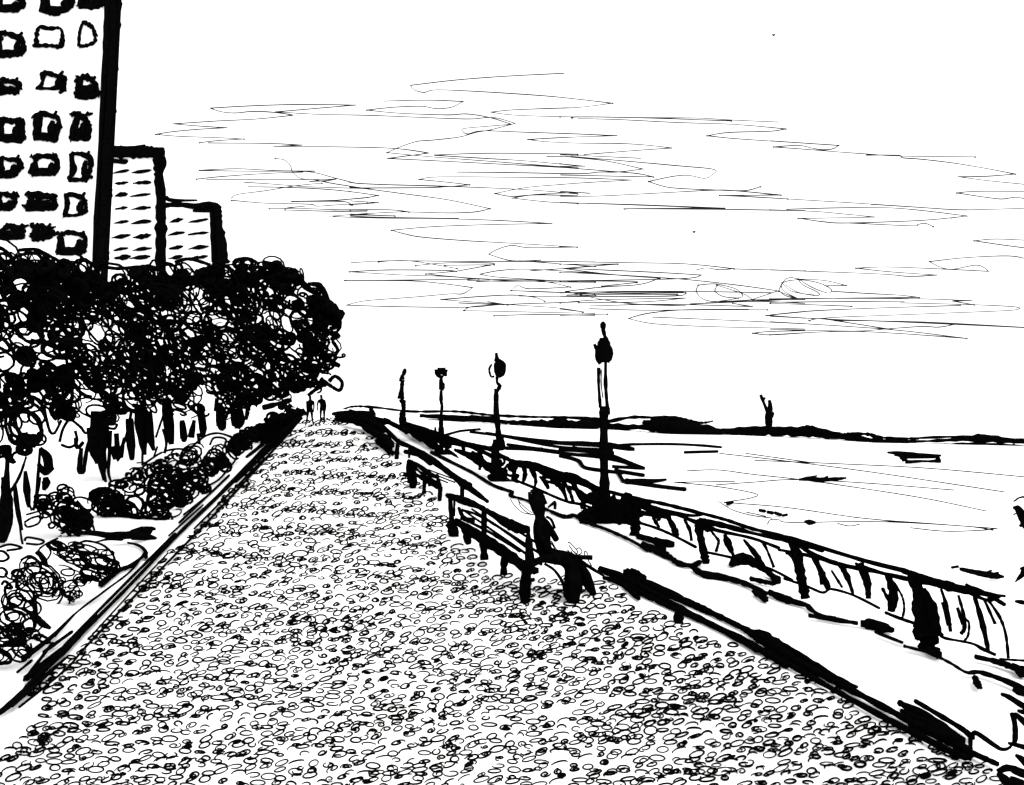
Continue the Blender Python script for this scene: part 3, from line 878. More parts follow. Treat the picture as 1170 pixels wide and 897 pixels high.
# fallen branch
br = Ink()
bd = G(165, 634)
bp = GU(.16)
br.s([(88, 609), (108, 609), (128, 612), (148, 611), (160, 608), (172, 606)], [4, 6, 9, 10, 13, 9], bp, rough=.12)
br.s([(150, 614), (166, 613), (178, 615)], [6, 9, 3], bp)
br.s([(160, 606), (174, 604), (177, 605)], [8, 5, 2], bp)
br.s([(110, 619), (124, 616), (140, 616)], [1.5, 3, 4], bp)
br.s([(146, 620), (158, 623), (166, 630), (167, 637)], [2, 3, 4, 4], GU(.05))
tag(br.build('fallen_branch', WOOD, origin=G(150, 622)), 'thick black fallen branch with a snapped end reaching to the kerb', 'branch')


# ------------------------------------------------------------------ right side: border, benches, railing, lamps
bo = Ink()
b2 = GU(.04)
low = thing('border_rail', 'low thick black border rail edging the right side of the cobbled path', 'rail', G(775, 712))
for pts, w in [
    ([(686, 650), (712, 660), (740, 668), (775, 683), (802, 695), (830, 708), (858, 722)], [7, 12, 12, 10, 9, 7, 8]),
    ([(715, 664), (740, 675), (790, 702), (850, 732), (900, 760)], [14, 10, 8, 9, 9]), ([(690, 660), (712, 667), (740, 681), (775, 697), (830, 722), (865, 744)], [5, 6, 6, 6, 5, 5]),
    ([(712, 655), (724, 656), (736, 662)], [10, 14, 8]), ([(856, 722), (876, 732), (900, 750), (930, 766), (980, 792), (1040, 824)], [10, 20, 14, 8, 8, 8]),
    ([(888, 732), (920, 752), (950, 772), (980, 785)], [5, 7, 8, 3]), ([(900, 758), (960, 792), (1030, 830), (1090, 860), (1110, 866)], [6, 7, 8, 9, 6]),
    ([(1028, 803), (1060, 820), (1100, 846)], [7, 12, 8]), ([(1030, 812), (1075, 836), (1110, 862)], [5, 16, 8]), ([(1046, 801), (1095, 830), (1110, 842)], [6, 6, 8]), ([(1040, 826), (1080, 842), (1112, 862)], [12, 14, 8]),
    ([(1088, 850), (1115, 862), (1140, 873)], [7, 7, 6]), ([(1109, 840), (1109, 862)], 5), ([(712, 668), (724, 678), (730, 684)], [6, 7, 4]),
    ([(975, 790), (1010, 808), (1050, 830)], 4)]:
    bo.s(pts, w, b2, k=8, rough=.17)
for pts, w in [([(428, 478), (447, 497), (456, 505), (470, 511), (490, 523), (505, 534), (530, 553), (557, 573)], [5, 5, 6, 5, 8, 7, 8, 4]), ([(463, 516), (478, 519), (492, 530)], [5, 7, 5]), ([(527, 551), (536, 556)], 10),
               ([(384, 476), (400, 480), (430, 492), (446, 503)], [4, 6, 5, 4])]:
    bo.s(pts, w, GU(.4), k=5, rough=.1)
bo.build('rail', IRON, low)
lg = Ink()
lg.s([(776, 698), (775, 708), (777, 714), (781, 718)], [10, 12, 9, 3], plane((G(775, 712).x - .5, G(775, 712).y), (G(775, 712).x + .5, G(775, 712).y)), rough=.15)
lg.build('foot', IRON, low)

# far hedge-like dark mass
fh = Ink()
for pts, w in [([(380, 473), (400, 472), (425, 473)], [4, 7, 6]), ([(384, 478), (405, 479), (425, 484), (440, 492)], [6, 12, 12, 6]), ([(400, 470), (415, 476), (440, 482)], [5, 10, 8]), ([(415, 488), (430, 496), (442, 502)], [5, 8, 6]),
               ([(424, 468), (427, 474)], 5), ([(440, 480), (452, 486), (465, 492)], [7, 6, 8])]:
    fh.s(pts, w, GU(.5), rough=.15)
root = thing('hedge', 'low black hedge at the far right end of the path, before the bench row', 'hedge', G(415, 490))
fh.build('foliage', LEAF, root)


def bench(label, a_px, b_px, back, rails, legs, extra=()):
    """a_px, b_px: photo feet of the back legs far / near; the seat faces the water"""
    A, B = G(*a_px), G(*b_px)
    root = thing('park_bench', label, 'bench', B, 'benches along the path facing the water')
    pl_ = plane((A.x, A.y), (B.x, B.y))
    bb = Ink()
    for pts, w in rails:
        bb.s(pts, w, pl_, k=6, rough=.17)
    bb.build('backrest', WOOD, root)
    # seat slab out towards the water
    dirv = (B - A)
    dirv.z = 0
    nrm = Vector((-dirv.y, dirv.x, 0)).normalized()
    if nrm.x < 0:
        nrm = -nrm
    se = Ink()
    for off in (.16, .32, .48):
        za = Vector((0, 0, .42))
        se.tube([A + nrm * off + za, A.lerp(B, .5) + nrm * off + za, B + nrm * off + za], [.018] * 3, 6)
    for pts, w in back:
        se.s(pts, w, pl_, k=6, rough=.17)
    se.build('seat', WOOD, root)
    for pts, w in legs:
        l_ = Ink()
        l_.s(pts, w, pl_, k=5, rough=.2)
        l_.build('leg', WOOD, root)
    # legs on the water side
    for s in (.02, .98):
        p = A.lerp(B, s) + nrm * .5
        l_ = Ink()
        r_ = .045
        l_.tube([p + Vector((0, 0, .42)), p + Vector((0, 0, .2)), p], [r_, r_ * 1.2, r_], 7)
        l_.build('leg', WOOD, root)
    return root, A, B, nrm


root, A, B, nrm = bench('nearest long black slatted bench, with a person sitting at its near end', (517, 612), (602, 690),
    [([(522, 596), (545, 611), (575, 630), (600, 648), (612, 652)], [9, 13, 13, 13, 8])],
    [([(511, 566), (528, 571), (548, 579), (560, 586)], [6, 9, 7, 6]), ([(556, 583), (575, 595), (590, 603), (604, 606)], [5, 11, 12, 6]), ([(558, 584), (572, 590), (582, 597)], 3),
     ([(584, 594), (596, 600), (604, 603), (603, 612)], 3), ([(528, 583), (545, 588), (572, 604), (600, 624)], [3, 3, 3, 4]), ([(527, 592), (548, 602), (575, 617), (594, 629)], [3, 3.5, 4, 6]),
     ([(514, 567), (515, 585), (517, 605)], [5, 6, 6]), ([(524, 580), (530, 592), (540, 595)], [3, 6, 7]), ([(519, 569), (519, 590)], 2.4), ([(603, 604), (604, 625), (605, 650)], [4, 10, 12])],
    [([(516, 600), (519, 611)], [13, 11]), ([(532, 604), (535, 620)], [10, 8]), ([(552, 618), (553, 640)], [10, 9]), ([(576, 636), (575, 656)], [9, 8]), ([(603, 645), (600, 668), (600, 690)], [13, 14, 9])])
ar = Ink()
# armrest across the near end and the thick inner leg
e0 = Vector((B.x, B.y, B.z + .42))
e1 = e0 + nrm * .52
ar.tube([e0 + Vector((0, 0, .0)), e0 + nrm * .2 + Vector((0, 0, .06)), e0 + nrm * .4 + Vector((0, 0, .07)), e1 + Vector((0, 0, -.03)), e1 + Vector((0, 0, -.42))], [.035, .045, .05, .075, .06], 7)
ar.build('armrest', WOOD, root)
ar2 = Ink()
ar2.s([(606, 648), (622, 641), (640, 640)], 3, D(B.y), k=4)
ar2.s([(622, 644), (634, 652), (644, 668), (646, 682)], [3, 3, 4, 5], D(B.y), k=4)
ar2.s([(653, 648), (656, 668), (654, 688)], [16, 18, 16], D(B.y + .05), k=4, rough=.1)
ar2.build('end_frame', WOOD, root)

bench('second black bench along the path, its near end standing clear before the long bench', (468, 556), (503, 574),
    [([(472, 540), (487, 549), (500, 556)], [4, 5, 6])],
    [([(467, 526), (478, 532), (492, 542), (499, 545)], [3, 5, 6, 4]), ([(470, 530), (484, 543), (500, 552)], [2, 3, 5]), ([(467, 526), (470, 540), (473, 554)], [4, 11, 8]), ([(499, 543), (503, 556)], 4)],
    [([(470, 545), (472, 556)], [11, 8]), ([(485, 550), (484, 566)], [5, 5]), ([(503, 556), (502, 572)], [5, 5]), ([(462, 541), (475, 551)], [3, 5]), ([(463, 564), (474, 569), (485, 573)], [5, 5, 2.5])])
bench('farthest small black bench, just before the dark hedge at the path end', (432, 507), (452, 524),
    [([(430, 503), (440, 511), (449, 518)], [3, 4, 5])],
    [([(432, 500), (440, 503), (448, 509)], [4, 9, 8]), ([(424, 502), (436, 510), (446, 519)], [3, 4, 4]), ([(436, 498), (446, 514)], 7)],
    [([(454, 508), (453, 524)], [5, 5]), ([(445, 512), (446, 522)], [5, 4]), ([(432, 500), (432, 507)], [4, 3])])


# ---- railing along the quay
rl = thing('quay_railing', 'low black quay railing with uneven balusters between walk and water', 'railing', Vector((rail_x(9.65), 9.65, 0)))


def part(name, strokes, m=IRON, rough=.1, parent=None, proj=RP, k=4):
    i_ = Ink()
    for pts, w in strokes:
        w = [x * 1.15 for x in w] if isinstance(w, list) else w * 1.2
        i_.s(pts, w, proj, k=k + 2, rough=rough * 1.7)
    return i_.build(name, m, parent or rl)


part('top_rail', [
    ([(612, 529), (640, 540), (655, 544), (672, 553), (690, 560), (730, 570), (760, 576), (800, 586), (830, 594), (860, 604), (905, 615), (940, 626), (990, 641), (1030, 651)], [2, 4, 6, 6, 4, 4, 4, 4, 4, 4, 4, 4.5, 5, 5]),
    ([(1030, 651), (1060, 662), (1090, 671), (1130, 679), (1148, 681)], [6, 9, 10, 5, 2.5]), ([(1104, 668), (1128, 679), (1148, 691)], [3, 5, 4]), ([(1108, 678), (1130, 686), (1142, 682)], 3),
    ([(800, 594), (830, 601), (860, 609), (900, 618), (940, 629)], [5, 6, 4, 4, 4]), ([(720, 570), (748, 582), (790, 589), (805, 587)], [8, 7, 3, 3]),
    ([(460, 484), (490, 494), (520, 503), (562, 514)], [6, 8, 5, 4]), ([(465, 489), (485, 500), (500, 512)], [8, 11, 6]), ([(480, 491), (505, 503), (535, 509), (562, 521)], [8, 6, 5, 5]), ([(520, 514), (540, 522), (562, 536)], [3, 8, 9]),
    ([(575, 521), (590, 529), (610, 532), (625, 540), (660, 550), (688, 565)], [3, 6, 9, 8, 5, 4]), ([(540, 517), (548, 524), (556, 533)], [4, 8, 6]), ([(620, 545), (645, 548), (658, 555)], 3), ([(555, 511), (585, 527)], 4)])
part('middle_rail', [
    ([(748, 579), (768, 586), (805, 600), (820, 606), (860, 615), (890, 626)], [2.5, 3, 5, 4, 3, 4]), ([(890, 628), (930, 636), (965, 646), (1000, 653), (1040, 662), (1080, 670)], [3, 4, 5, 4, 5, 4]),
    ([(914, 624), (935, 636), (960, 644)], [4, 5, 3]), ([(978, 644), (1010, 655), (1035, 662)], 3), ([(625, 550), (655, 558), (668, 567)], [3, 4, 6]), ([(690, 572), (730, 585), (765, 591)], [5, 5, 4])], rough=.08)
part('bottom_rail', [
    ([(590, 549), (610, 557), (645, 572), (667, 577), (690, 586), (730, 597), (752, 604), (772, 613), (795, 625)], 2.8), ([(808, 631), (840, 638), (880, 650), (905, 663)], 2.8), ([(896, 661), (920, 669), (940, 677), (950, 673), (975, 680), (1005, 695)], 2.6),
    ([(1012, 700), (1030, 707), (1048, 713)], 3.4), ([(1074, 724), (1080, 729), (1110, 735), (1122, 741), (1137, 748)], [4, 3, 2.6, 4, 3])], rough=.06)
BAL = [
    [([(607, 535), (612, 548), (611, 556)], [6, 4, 2.5])], [([(617, 545), (626, 557), (622, 548)], [3, 4, 3])], [([(632, 548), (642, 558), (648, 573)], [6, 6, 2.5])],
    [([(712, 573), (722, 575)], 10)], [([(700, 568), (706, 585), (708, 600)], [6, 7, 4])], [([(655, 552), (662, 566), (668, 578)], [5, 5, 3])], [([(596, 530), (600, 540), (598, 550)], [4, 5, 3])], [([(546, 514), (550, 524), (548, 536)], [4, 4, 3])], [([(528, 508), (532, 520)], [4, 3])], [([(728, 575), (733, 590)], [5, 4])], [([(640, 546), (650, 560), (655, 574)], [4, 4, 3])], [([(677, 558), (683, 572), (688, 584)], [5, 5, 3])], [([(583, 526), (586, 538), (590, 548)], [4, 4, 2.5])], [([(782, 594), (788, 606), (790, 618)], [3, 4, 3])], [([(738, 575), (742, 583)], [9, 6])], [([(747, 582), (747, 592), (753, 602)], [3, 4, 2.5]), ([(748, 583), (753, 594)], 4)], [([(762, 589), (769, 602), (773, 612)], [5, 7, 6])],
    [([(805, 593), (812, 606), (819, 615), (821, 619), (818, 630)], [3, 2.6, 3, 3, 3])], [([(797, 595), (805, 603), (809, 606)], 5)], [([(828, 611), (832, 622), (838, 635)], [4, 8, 3])],
    [([(850, 617), (862, 632), (874, 648)], [3, 6, 2.5])], [([(871, 619), (876, 628), (884, 648)], [4, 3, 3])], [([(930, 637), (939, 656), (946, 672)], [6, 7, 6]), ([(936, 650), (940, 668)], [3, 6])],
    [([(950, 652), (962, 671)], 2.6)], [([(960, 645), (968, 660), (975, 680)], [6, 6, 2.5])], [([(982, 645), (990, 664), (992, 684)], [8, 8, 6])],
    [([(1013, 656), (1020, 675), (1018, 698)], [6, 10, 8]), ([(1008, 672), (1016, 688)], 3)], [([(1020, 664), (1030, 680), (1033, 694), (1031, 706)], 2.2)],
    [([(1075, 673), (1081, 692), (1086, 722)], [2.5, 4, 4]), ([(1077, 688), (1085, 715)], [3, 6])], [([(1095, 680), (1101, 702), (1102, 718), (1098, 724)], [2.5, 3, 4, 3]), ([(1102, 706), (1107, 712), (1106, 726), (1102, 732)], 2), ([(1094, 694), (1100, 714)], 3)],
    [([(1113, 680), (1122, 710), (1130, 746)], [3, 6, 3])], [([(1124, 684), (1137, 713)], 2.8)], [([(1128, 684), (1142, 705), (1149, 725), (1152, 752)], [3, 3, 3, 2.5])]]
for bl in BAL:
    part('baluster', bl, rough=.12)
for bl in [[([(796, 596), (800, 613), (804, 632), (807, 644)], [6, 9, 9, 8])], [([(905, 618), (911, 640), (916, 665), (920, 684)], [11, 12, 10, 10]), ([(898, 630), (906, 636)], 4)],
           [([(1041, 656), (1050, 680), (1054, 705), (1060, 728)], [12, 15, 20, 26]), ([(1056, 672), (1066, 695), (1072, 726)], [3, 8, 6]), ([(1050, 718), (1060, 728), (1070, 732)], [16, 20, 8]), ([(1050, 738), (1061, 741), (1072, 744)], [4, 13, 6])],
           [([(715, 566), (723, 585), (726, 600), (724, 617)], [10, 13, 11, 10])]]:
    part('post', bl, rough=.14)
part('plinth', [
    ([(493, 517), (520, 530), (540, 540), (563, 554), (585, 562), (583, 566), (603, 572), (627, 583), (645, 590), (657, 589), (670, 597), (691, 604), (718, 616), (740, 628)], [4, 3.4, 3, 3.4, 3, 3, 3, 3, 4, 4, 3, 4, 3.4, 4]),
    ([(728, 612), (750, 618), (768, 622)], [6, 7, 9]), ([(735, 622), (760, 634), (768, 638)], [7, 8, 4]), ([(750, 618), (758, 630)], 8), ([(766, 637), (775, 643), (790, 646), (800, 642)], [5, 6, 5, 5]),
    ([(790, 648), (805, 656), (825, 659), (850, 666), (875, 678)], [4, 8, 7, 6, 5]), ([(835, 645), (850, 638), (872, 650), (888, 663)], [6, 12, 6, 9]), ([(858, 661), (875, 665), (886, 667)], [5, 5, 4]), ([(862, 676), (875, 685)], 6),
    ([(880, 677), (900, 685), (925, 692)], [6, 8, 3]), ([(922, 692), (935, 702), (955, 706)], [5, 4, 3]), ([(924, 703), (950, 707), (980, 712)], [4, 5, 4]), ([(983, 712), (1000, 714), (1020, 720)], [6, 14, 6]), ([(1000, 722), (1031, 734)], 3),
    ([(1033, 738), (1062, 746), (1085, 757), (1104, 768), (1120, 768), (1150, 778), (1180, 792)], [3, 3, 3, 3, 5, 6, 8]), ([(1114, 774), (1117, 782), (1121, 786)], [6, 7, 3]), ([(1114, 750), (1140, 756), (1160, 763), (1180, 768)], [5, 6, 8, 10]),
    ([(1142, 753), (1175, 755)], 2.4), ([(1158, 760), (1168, 770)], [6, 10]), ([(1060, 741), (1072, 748)], 8)], INK, .1, None, GU(.05))

# ---- lamps
GRP = 'lamp posts along the quay railing'


def lamp(label, x, y, parts):
    d = rail_d(x)
    base = P(x, y, d)
    root = thing('street_lamp', label, 'lamp', base, GRP)
    made = {}
    for name, parent, strokes, blobs in parts:
        i_ = Ink()
        for pts, w in strokes:
            i_.s(pts, w, D(d), k=5, n=8, rough=.16)
        for bx, by, rx_, ry_ in blobs:
            i_.blob(bx, by, rx_, ry_, D(d))
        made[name] = i_.build(name, IRON, made.get(parent, root))
    return root, d


root, d = lamp('nearest and tallest black lamp post, knobbed finial over a cup-shaped lantern', 690, 604, [
    ('pole', None, [([(684, 420), (684, 440), (686, 466)], [4, 3, 4]), ([(692, 412), (692, 440), (694, 466)], [3, 4, 4]), ([(687, 422), (687, 440), (689, 455)], 1.2), ([(690, 464), (690, 480), (690, 520), (691, 560), (693, 604)], [11, 10, 10, 11, 13]), ([(694, 466), (695, 474)], 5)], []),
    ('lantern', None, [([(690, 386), (690, 396), (690, 408), (690, 414)], [10, 15, 18, 13]), ([(682, 400), (683, 410), (686, 416)], [4, 5, 4]), ([(697, 396), (698, 406), (694, 414)], [4, 5, 4]), ([(679, 393), (683, 402)], [3.5, 4])], []),
    ('finial', 'lantern', [([(689, 376), (691, 384), (693, 388)], [5, 4, 5])], [(689, 372, 3.8, 5)])])
bs = Ink()
scribble(bs, [(668, 572), (678, 566), (686, 574), (690, 596), (680, 602), (668, 598)], d, 16, (4, 8), (4, 6), .15, keep=False)
scribble(bs, [(686, 570), (700, 568), (718, 576), (726, 590), (716, 602), (700, 606), (690, 600)], d, 22, (4, 9), (2.4, 3.6), .3)
bs.s([(678, 596), (678, 608)], [4, 2], D(d))
bs.s([(690, 604), (712, 600), (722, 598)], [4, 5, 4], D(d))
bs.build('base', IRON, root)
root, d = lamp('second nearest lamp post, pear-shaped black lantern with an open loop at its side', 570, 551, [
    ('pole', None, [([(568, 430), (568, 437), (571, 441), (568, 447)], [3, 3, 4.5, 4]), ([(567, 444), (567, 470), (569, 490), (571, 515)], [5, 6, 6, 8]), ([(566, 502), (566, 525), (568, 549)], [6, 10, 12]), ([(574, 500), (576, 514)], [3, 5])], []),
    ('lantern', None, [([(562, 416), (559, 422), (561, 430), (565, 430)], 2)], [(571, 421, 7.5, 11)]),
    ('finial', 'lantern', [([(567, 403), (568, 413)], [2.5, 6])], [])])
bs = Ink()
scribble(bs, [(562, 522), (572, 516), (588, 526), (592, 548), (575, 552), (560, 548)], d, 16, (3, 7), (2.6, 4), .3)
bs.build('base', IRON, root)
root, d = lamp('third lamp post from us, with a small square two-lobed black top', 504, 521, [
    ('pole', None, [([(504, 432), (504, 437), (505, 441), (504, 446)], [2.5, 5, 7, 5]), ([(504, 446), (504, 458), (505, 464), (504, 474)], [3, 4, 3, 3.4]), ([(504, 474), (504, 490), (505, 500)], [4, 6, 8]), ([(497, 488), (498, 494)], 2)], []),
    ('lantern', None, [([(499, 422), (500, 428), (506, 432)], [5, 5, 4]), ([(509, 422), (508, 430)], [5, 5]), ([(500, 424), (509, 424)], 8)], [])])
bs = Ink()
scribble(bs, [(496, 506), (504, 500), (513, 508), (514, 520), (498, 522)], d, 10, (2.5, 5), (2.6, 4), .3)
bs.s([(497, 519), (510, 524), (522, 531)], [4, 6, 4], D(d))
bs.s([(508, 513), (520, 522), (524, 530)], [5, 6, 4], D(d))
bs.build('base', IRON, root)
lamp('farthest and smallest lamp post, slim crooked top like a candle flame', 460, 490, [
    ('pole', None, [([(460, 434), (459, 444), (458, 456)], [4, 5, 8]), ([(458, 456), (461, 463), (461, 470)], [5, 5, 4]), ([(462, 457), (462, 466)], 3), ([(460, 470), (460, 480), (461, 490)], [5, 9, 8])], []),
    ('lantern', None, [([(457, 436), (459, 430), (462, 427)], [3, 3, 4]), ([(461, 434), (461, 430)], 2)], []),
    ('finial', 'lantern', [([(463, 421), (462, 425), (461, 428)], [2, 5, 3])], [])])


# ------------------------------------------------------------------ boats on the water
def boat(label, strokes, name='boat', cat='boat', hull=None, kind_parts=()):
    first = strokes[0][0]
    d = Wt(first[0][0], max(p[1] for p in first)).y
    root = thing(name, label, cat, Wt(first[0][0], first[0][1]), None)
    for nm, ss in kind_parts:
        i_ = Ink()
        for pts, w in ss:
            i_.s(pts, w, D(d), rough=.12)
        i_.build(nm, WOOD, root)
    return root


wd = Wt(1050, 528)
t = thing('barge', 'small open black barge with two levels, just off the far shore', 'barge', wd)
i_ = Ink(); i_.s([(1035, 528), (1050, 527), (1064, 527), (1074, 526)], [5, 3, 3, 6], D(wd.y), rough=.1); i_.s([(1029, 524), (1036, 526)], [2, 4], D(wd.y)); i_.build('hull', WOOD, t)
i_ = Ink(); i_.s([(1014, 517), (1030, 518), (1055, 520), (1075, 520.5)], [2, 5, 4, 2.5], D(wd.y), rough=.1); i_.s([(1022, 520), (1035, 522), (1045, 522)], [2, 3, 3], D(wd.y)); i_.s([(1028, 523), (1050, 523), (1074, 523)], [2.5, 2, 1.5], D(wd.y)); i_.build('deck', WOOD, t)
i_ = Ink(); i_.s([(1029, 518), (1033, 527)], 4, D(wd.y)); i_.build('frame', WOOD, t)
i_ = Ink(); i_.s([(1072, 521), (1070, 527)], 3, D(wd.y)); i_.build('frame', WOOD, t)
wd = Wt(940, 549)
t = thing('rowing_boat', 'slim dark rowing boat low on the open water, mid-river', 'rowing boat', wd)
i_ = Ink(); i_.s([(913, 548), (925, 547), (940, 548), (958, 547), (967, 546)], [2.5, 5, 5, 4, 1.8], D(wd.y), rough=.12); i_.build('hull', WOOD, t)
i_ = Ink(); i_.s([(920, 546), (934, 543.5)], [2.5, 1.5], D(wd.y)); i_.build('seat', WOOD, t)
i_ = Ink(); i_.s([(942, 546), (946, 544)], 2, D(wd.y)); i_.build('seat', WOOD, t)
wd = Wt(1118, 658)
t = thing('rowing_boat', 'dark rowing boat close to the quay beyond the railing end', 'rowing boat', wd)
i_ = Ink(); i_.s([(1097, 650), (1110, 653), (1125, 656), (1138, 658), (1147, 659)], [4, 6, 7, 7, 2], D(wd.y), rough=.1); i_.build('hull', WOOD, t)
i_ = Ink(); i_.s([(1087, 648.5), (1095, 647)], [3, 3], D(wd.y)); i_.s([(1094, 648), (1100, 650)], .8, D(wd.y)); i_.build('bow_post', WOOD, t)
i_ = Ink(); i_.s([(1126, 655), (1133, 651.5)], [3, 2], D(wd.y)); i_.build('seat', WOOD, t)
i_ = Ink(); i_.s([(1133, 656), (1141, 654)], [3, 2], D(wd.y)); i_.build('seat', WOOD, t)

# ------------------------------------------------------------------ right edge: seat block and overhanging twigs
sd_ = 4.75
t = thing('stone_seat', 'white stone seat block outlined in black at the lower right corner', 'seat', G(1165, 897))
w_ = Ink()
pA, pB = G(1122, 890, .02), G(1320, 960, .02)
i_ = Ink()
for pts, w in [([(1109, 848), (1111, 839), (1116, 838), (1135, 851), (1144, 856), (1152, 855), (1157, 850)], [3, 4, 6, 6, 4, 3, 2]), ([(1157, 815), (1160, 830), (1160, 845), (1158, 850)], [7, 6, 6, 4]),
               ([(1160, 815), (1168, 823), (1185, 835)], [4, 8, 9]), ([(1152, 849), (1165, 852), (1185, 858)], [3, 6, 8])]:
    i_.s(pts, w, D(sd_), rough=.08)
i_.build('seat', INK, t)
i_ = Ink()
for pts, w in [([(1140, 882), (1152, 877), (1165, 882), (1190, 890)], [5, 8, 10, 12]), ([(1141, 884), (1150, 893), (1162, 902)], [7, 12, 14]), ([(1161, 863), (1168, 868), (1180, 880)], [4, 8, 10]), ([(1156, 892), (1190, 906)], 12)]:
    i_.s(pts, w, D(sd_ - .15), rough=.08)
i_.build('foot', INK, t)
i_ = Ink()
for pts, w in [([(1144, 793), (1152, 796), (1168, 806), (1185, 815)], [4, 6, 7, 8]), ([(1158, 788), (1166, 790), (1190, 792)], [5, 10, 12]), ([(1163, 812), (1175, 815), (1190, 820)], [4, 7, 9])]:
    i_.s(pts, w, D(sd_ + .3), rough=.1)
i_.build('backrest', INK, t)

td = 4.2
base = G(1236, 985)
td = base.y
t = thing('young_tree', 'twig tips and dark leaves of a young tree poking in at right edge', 'tree', base)
i_ = Ink()
i_.tube([P(1236, 985, td), P(1232, 850, td), P(1228, 740, td), P(1226, 660, td), P(1224, 590, td)], [.04, .035, .03, .025, .015], 8)
i_.build('trunk', WOOD, t)
i_ = Ink()
for pts, w in [([(1227, 640), (1200, 610), (1176, 604), (1170, 592), (1164, 582), (1158, 580)], [8, 6, 8, 11, 9, 3]), ([(1158, 588), (1166, 584)], 1.6), ([(1158, 573), (1175, 569), (1224, 600)], [1.5, 2.5, 5]),
               ([(1165, 601), (1172, 598)], [3, 6]), ([(1227, 670), (1195, 650), (1176, 650), (1168, 657), (1160, 665)], [7, 5, 10, 6, 1.2]), ([(1166, 650), (1176, 649)], [3, 10]),
               ([(1228, 720), (1195, 695), (1176, 690), (1166, 688), (1160, 687)], [7, 5, 5, 5, 2.5]), ([(1172, 592), (1172, 600), (1168, 601)], [8, 6, 3])]:
    i_.s(pts, w, D(td), k=4, rough=.1)
scribble(i_, [(1180, 560), (1225, 530), (1290, 540), (1300, 610), (1270, 690), (1195, 690), (1182, 640)], td, 60, (8, 16), (3, 5), .3)
i_.build('crown', LEAF, t)


# ------------------------------------------------------------------ people
def skin_body(name, parent, joints, edges, m, root_i=0):
    me = bpy.data.meshes.new(name)
    o3 = parent_origin(parent)
    me.from_pydata([tuple(Vector(j[0]) - o3) for j in joints], edges, [])
    ob = bpy.data.objects.new(name, me)
    COL.objects.link(ob)
    ob.parent = parent
    sk = ob.modifiers.new('skin', 'SKIN')
    sk.use_smooth_shade = True
    sub = ob.modifiers.new('sub', 'SUBSURF')
    sub.levels = 2
    sub.render_levels = 2
    sv = me.skin_vertices[0].data
    for i, j in enumerate(joints):
        r = j[1]
        sv[i].radius = (r, r) if not isinstance(r, tuple) else r
        sv[i].use_root = (i == root_i)
    me.materials.append(m)
    return ob


def walker(label, foot_px, d, H, sway, step, arms):
    fx, fy = foot_px
    b = P(fx, fy, d)
    root = thing('person', label, 'person', b, 'people on the path')
    s = H / 1.74

    def v(x, y, z):
        return b + Vector((x * s, y * s, z * s))
    J = [(v(0, 0, .92), .14), (v(0, 0, 1.12), .13), (v(sway, 0, 1.36), (.17)), (v(sway, 0, 1.48), .07), (v(sway - .01, 0, 1.56), .075), (v(sway - .02, -.01, 1.66), .095), (v(sway - .02, 0, 1.73), .06),
         (v(-.10, 0, .86), .10), (v(-.11 - step * .3, -.02, .48), .065), (v(-.13 - step, .03, .06), .045), (v(-.15 - step, -.12, .03), .04),
         (v(.10, 0, .86), .10), (v(.11 + step * .3, -.06, .48), .065), (v(.13 + step, -.12, .06), .045), (v(.13 + step, -.26, .03), .04),
         (v(sway - .19, 0, 1.36), .065), (v(sway - .25 - arms, .02, 1.08), .05), (v(sway - .22 - arms, -.06, .84), .04), (v(sway - .22 - arms, -.08, .76), .035),
         (v(sway + .19, 0, 1.36), .065), (v(sway + .25 + arms, .02, 1.08), .05), (v(sway + .24 + arms, -.05, .84), .04), (v(sway + .24 + arms, -.07, .76), .035)]
    J = [(a, r * s) for a, r in J]
    E = [(0, 1), (1, 2), (2, 3), (3, 4), (4, 5), (5, 6), (0, 7), (7, 8), (8, 9), (9, 10), (0, 11), (11, 12), (12, 13), (13, 14), (2, 15), (15, 16), (16, 17), (17, 18), (2, 19), (19, 20), (20, 21), (21, 22)]
    skin_body('body', root, J, E, CLOTH)
    return root


walker('left of two dark figures at the far end of the path, legs mid-stride', (354, 486.5), 46.5, 1.62, 0.03, .10, -.05)
walker('right of two dark figures at the far end of the path, legs together, wider coat', (368.5, 484), 46.8, 1.56, -.06, .0, .01)

# seated person, on the near end of the bench, facing the water
sdv = 9.9
root = thing('person', 'dark figure sitting on the nearest bench facing the water, wispy hair', 'person', P(655, 679, sdv))


def q3(x, y, dd=0.0):
    return P(x, y, sdv + dd)


J = [(q3(620, 632), .12), (q3(618, 612), .11), (q3(617, 598), .13), (q3(617, 590), .05), (q3(616, 584), .09), (q3(614, 576), .135), (q3(612, 567), .11),
     (q3(624, 634, .1), .085), (q3(655, 637, .12), .075), (q3(664, 655, .12), .055), (q3(675, 676, .12), .045), (q3(681, 680, .12), .035),
     (q3(624, 635, -.1), .085), (q3(648, 641, -.12), .075), (q3(654, 660, -.12), .06), (q3(655, 682, -.12), .05), (q3(662, 685, -.12), .035),
     (q3(623, 597, .16), .05), (q3(632, 610, .18), .042), (q3(637, 619, .16), .04),
     (q3(614, 598, -.17), .05), (q3(618, 614, -.2), .042), (q3(630, 630, -.17), .035),
     (q3(622, 577), .03)]
E = [(0, 1), (1, 2), (2, 3), (3, 4), (4, 5), (5, 6), (0, 7), (7, 8), (8, 9), (9, 10), (10, 11), (0, 12), (12, 13), (13, 14), (14, 15), (15, 16), (2, 17), (17, 18), (18, 19), (2, 20), (20, 21), (21, 22), (5, 23)]
skin_body('body', root, J, E, CLOTH)
hr = Ink()
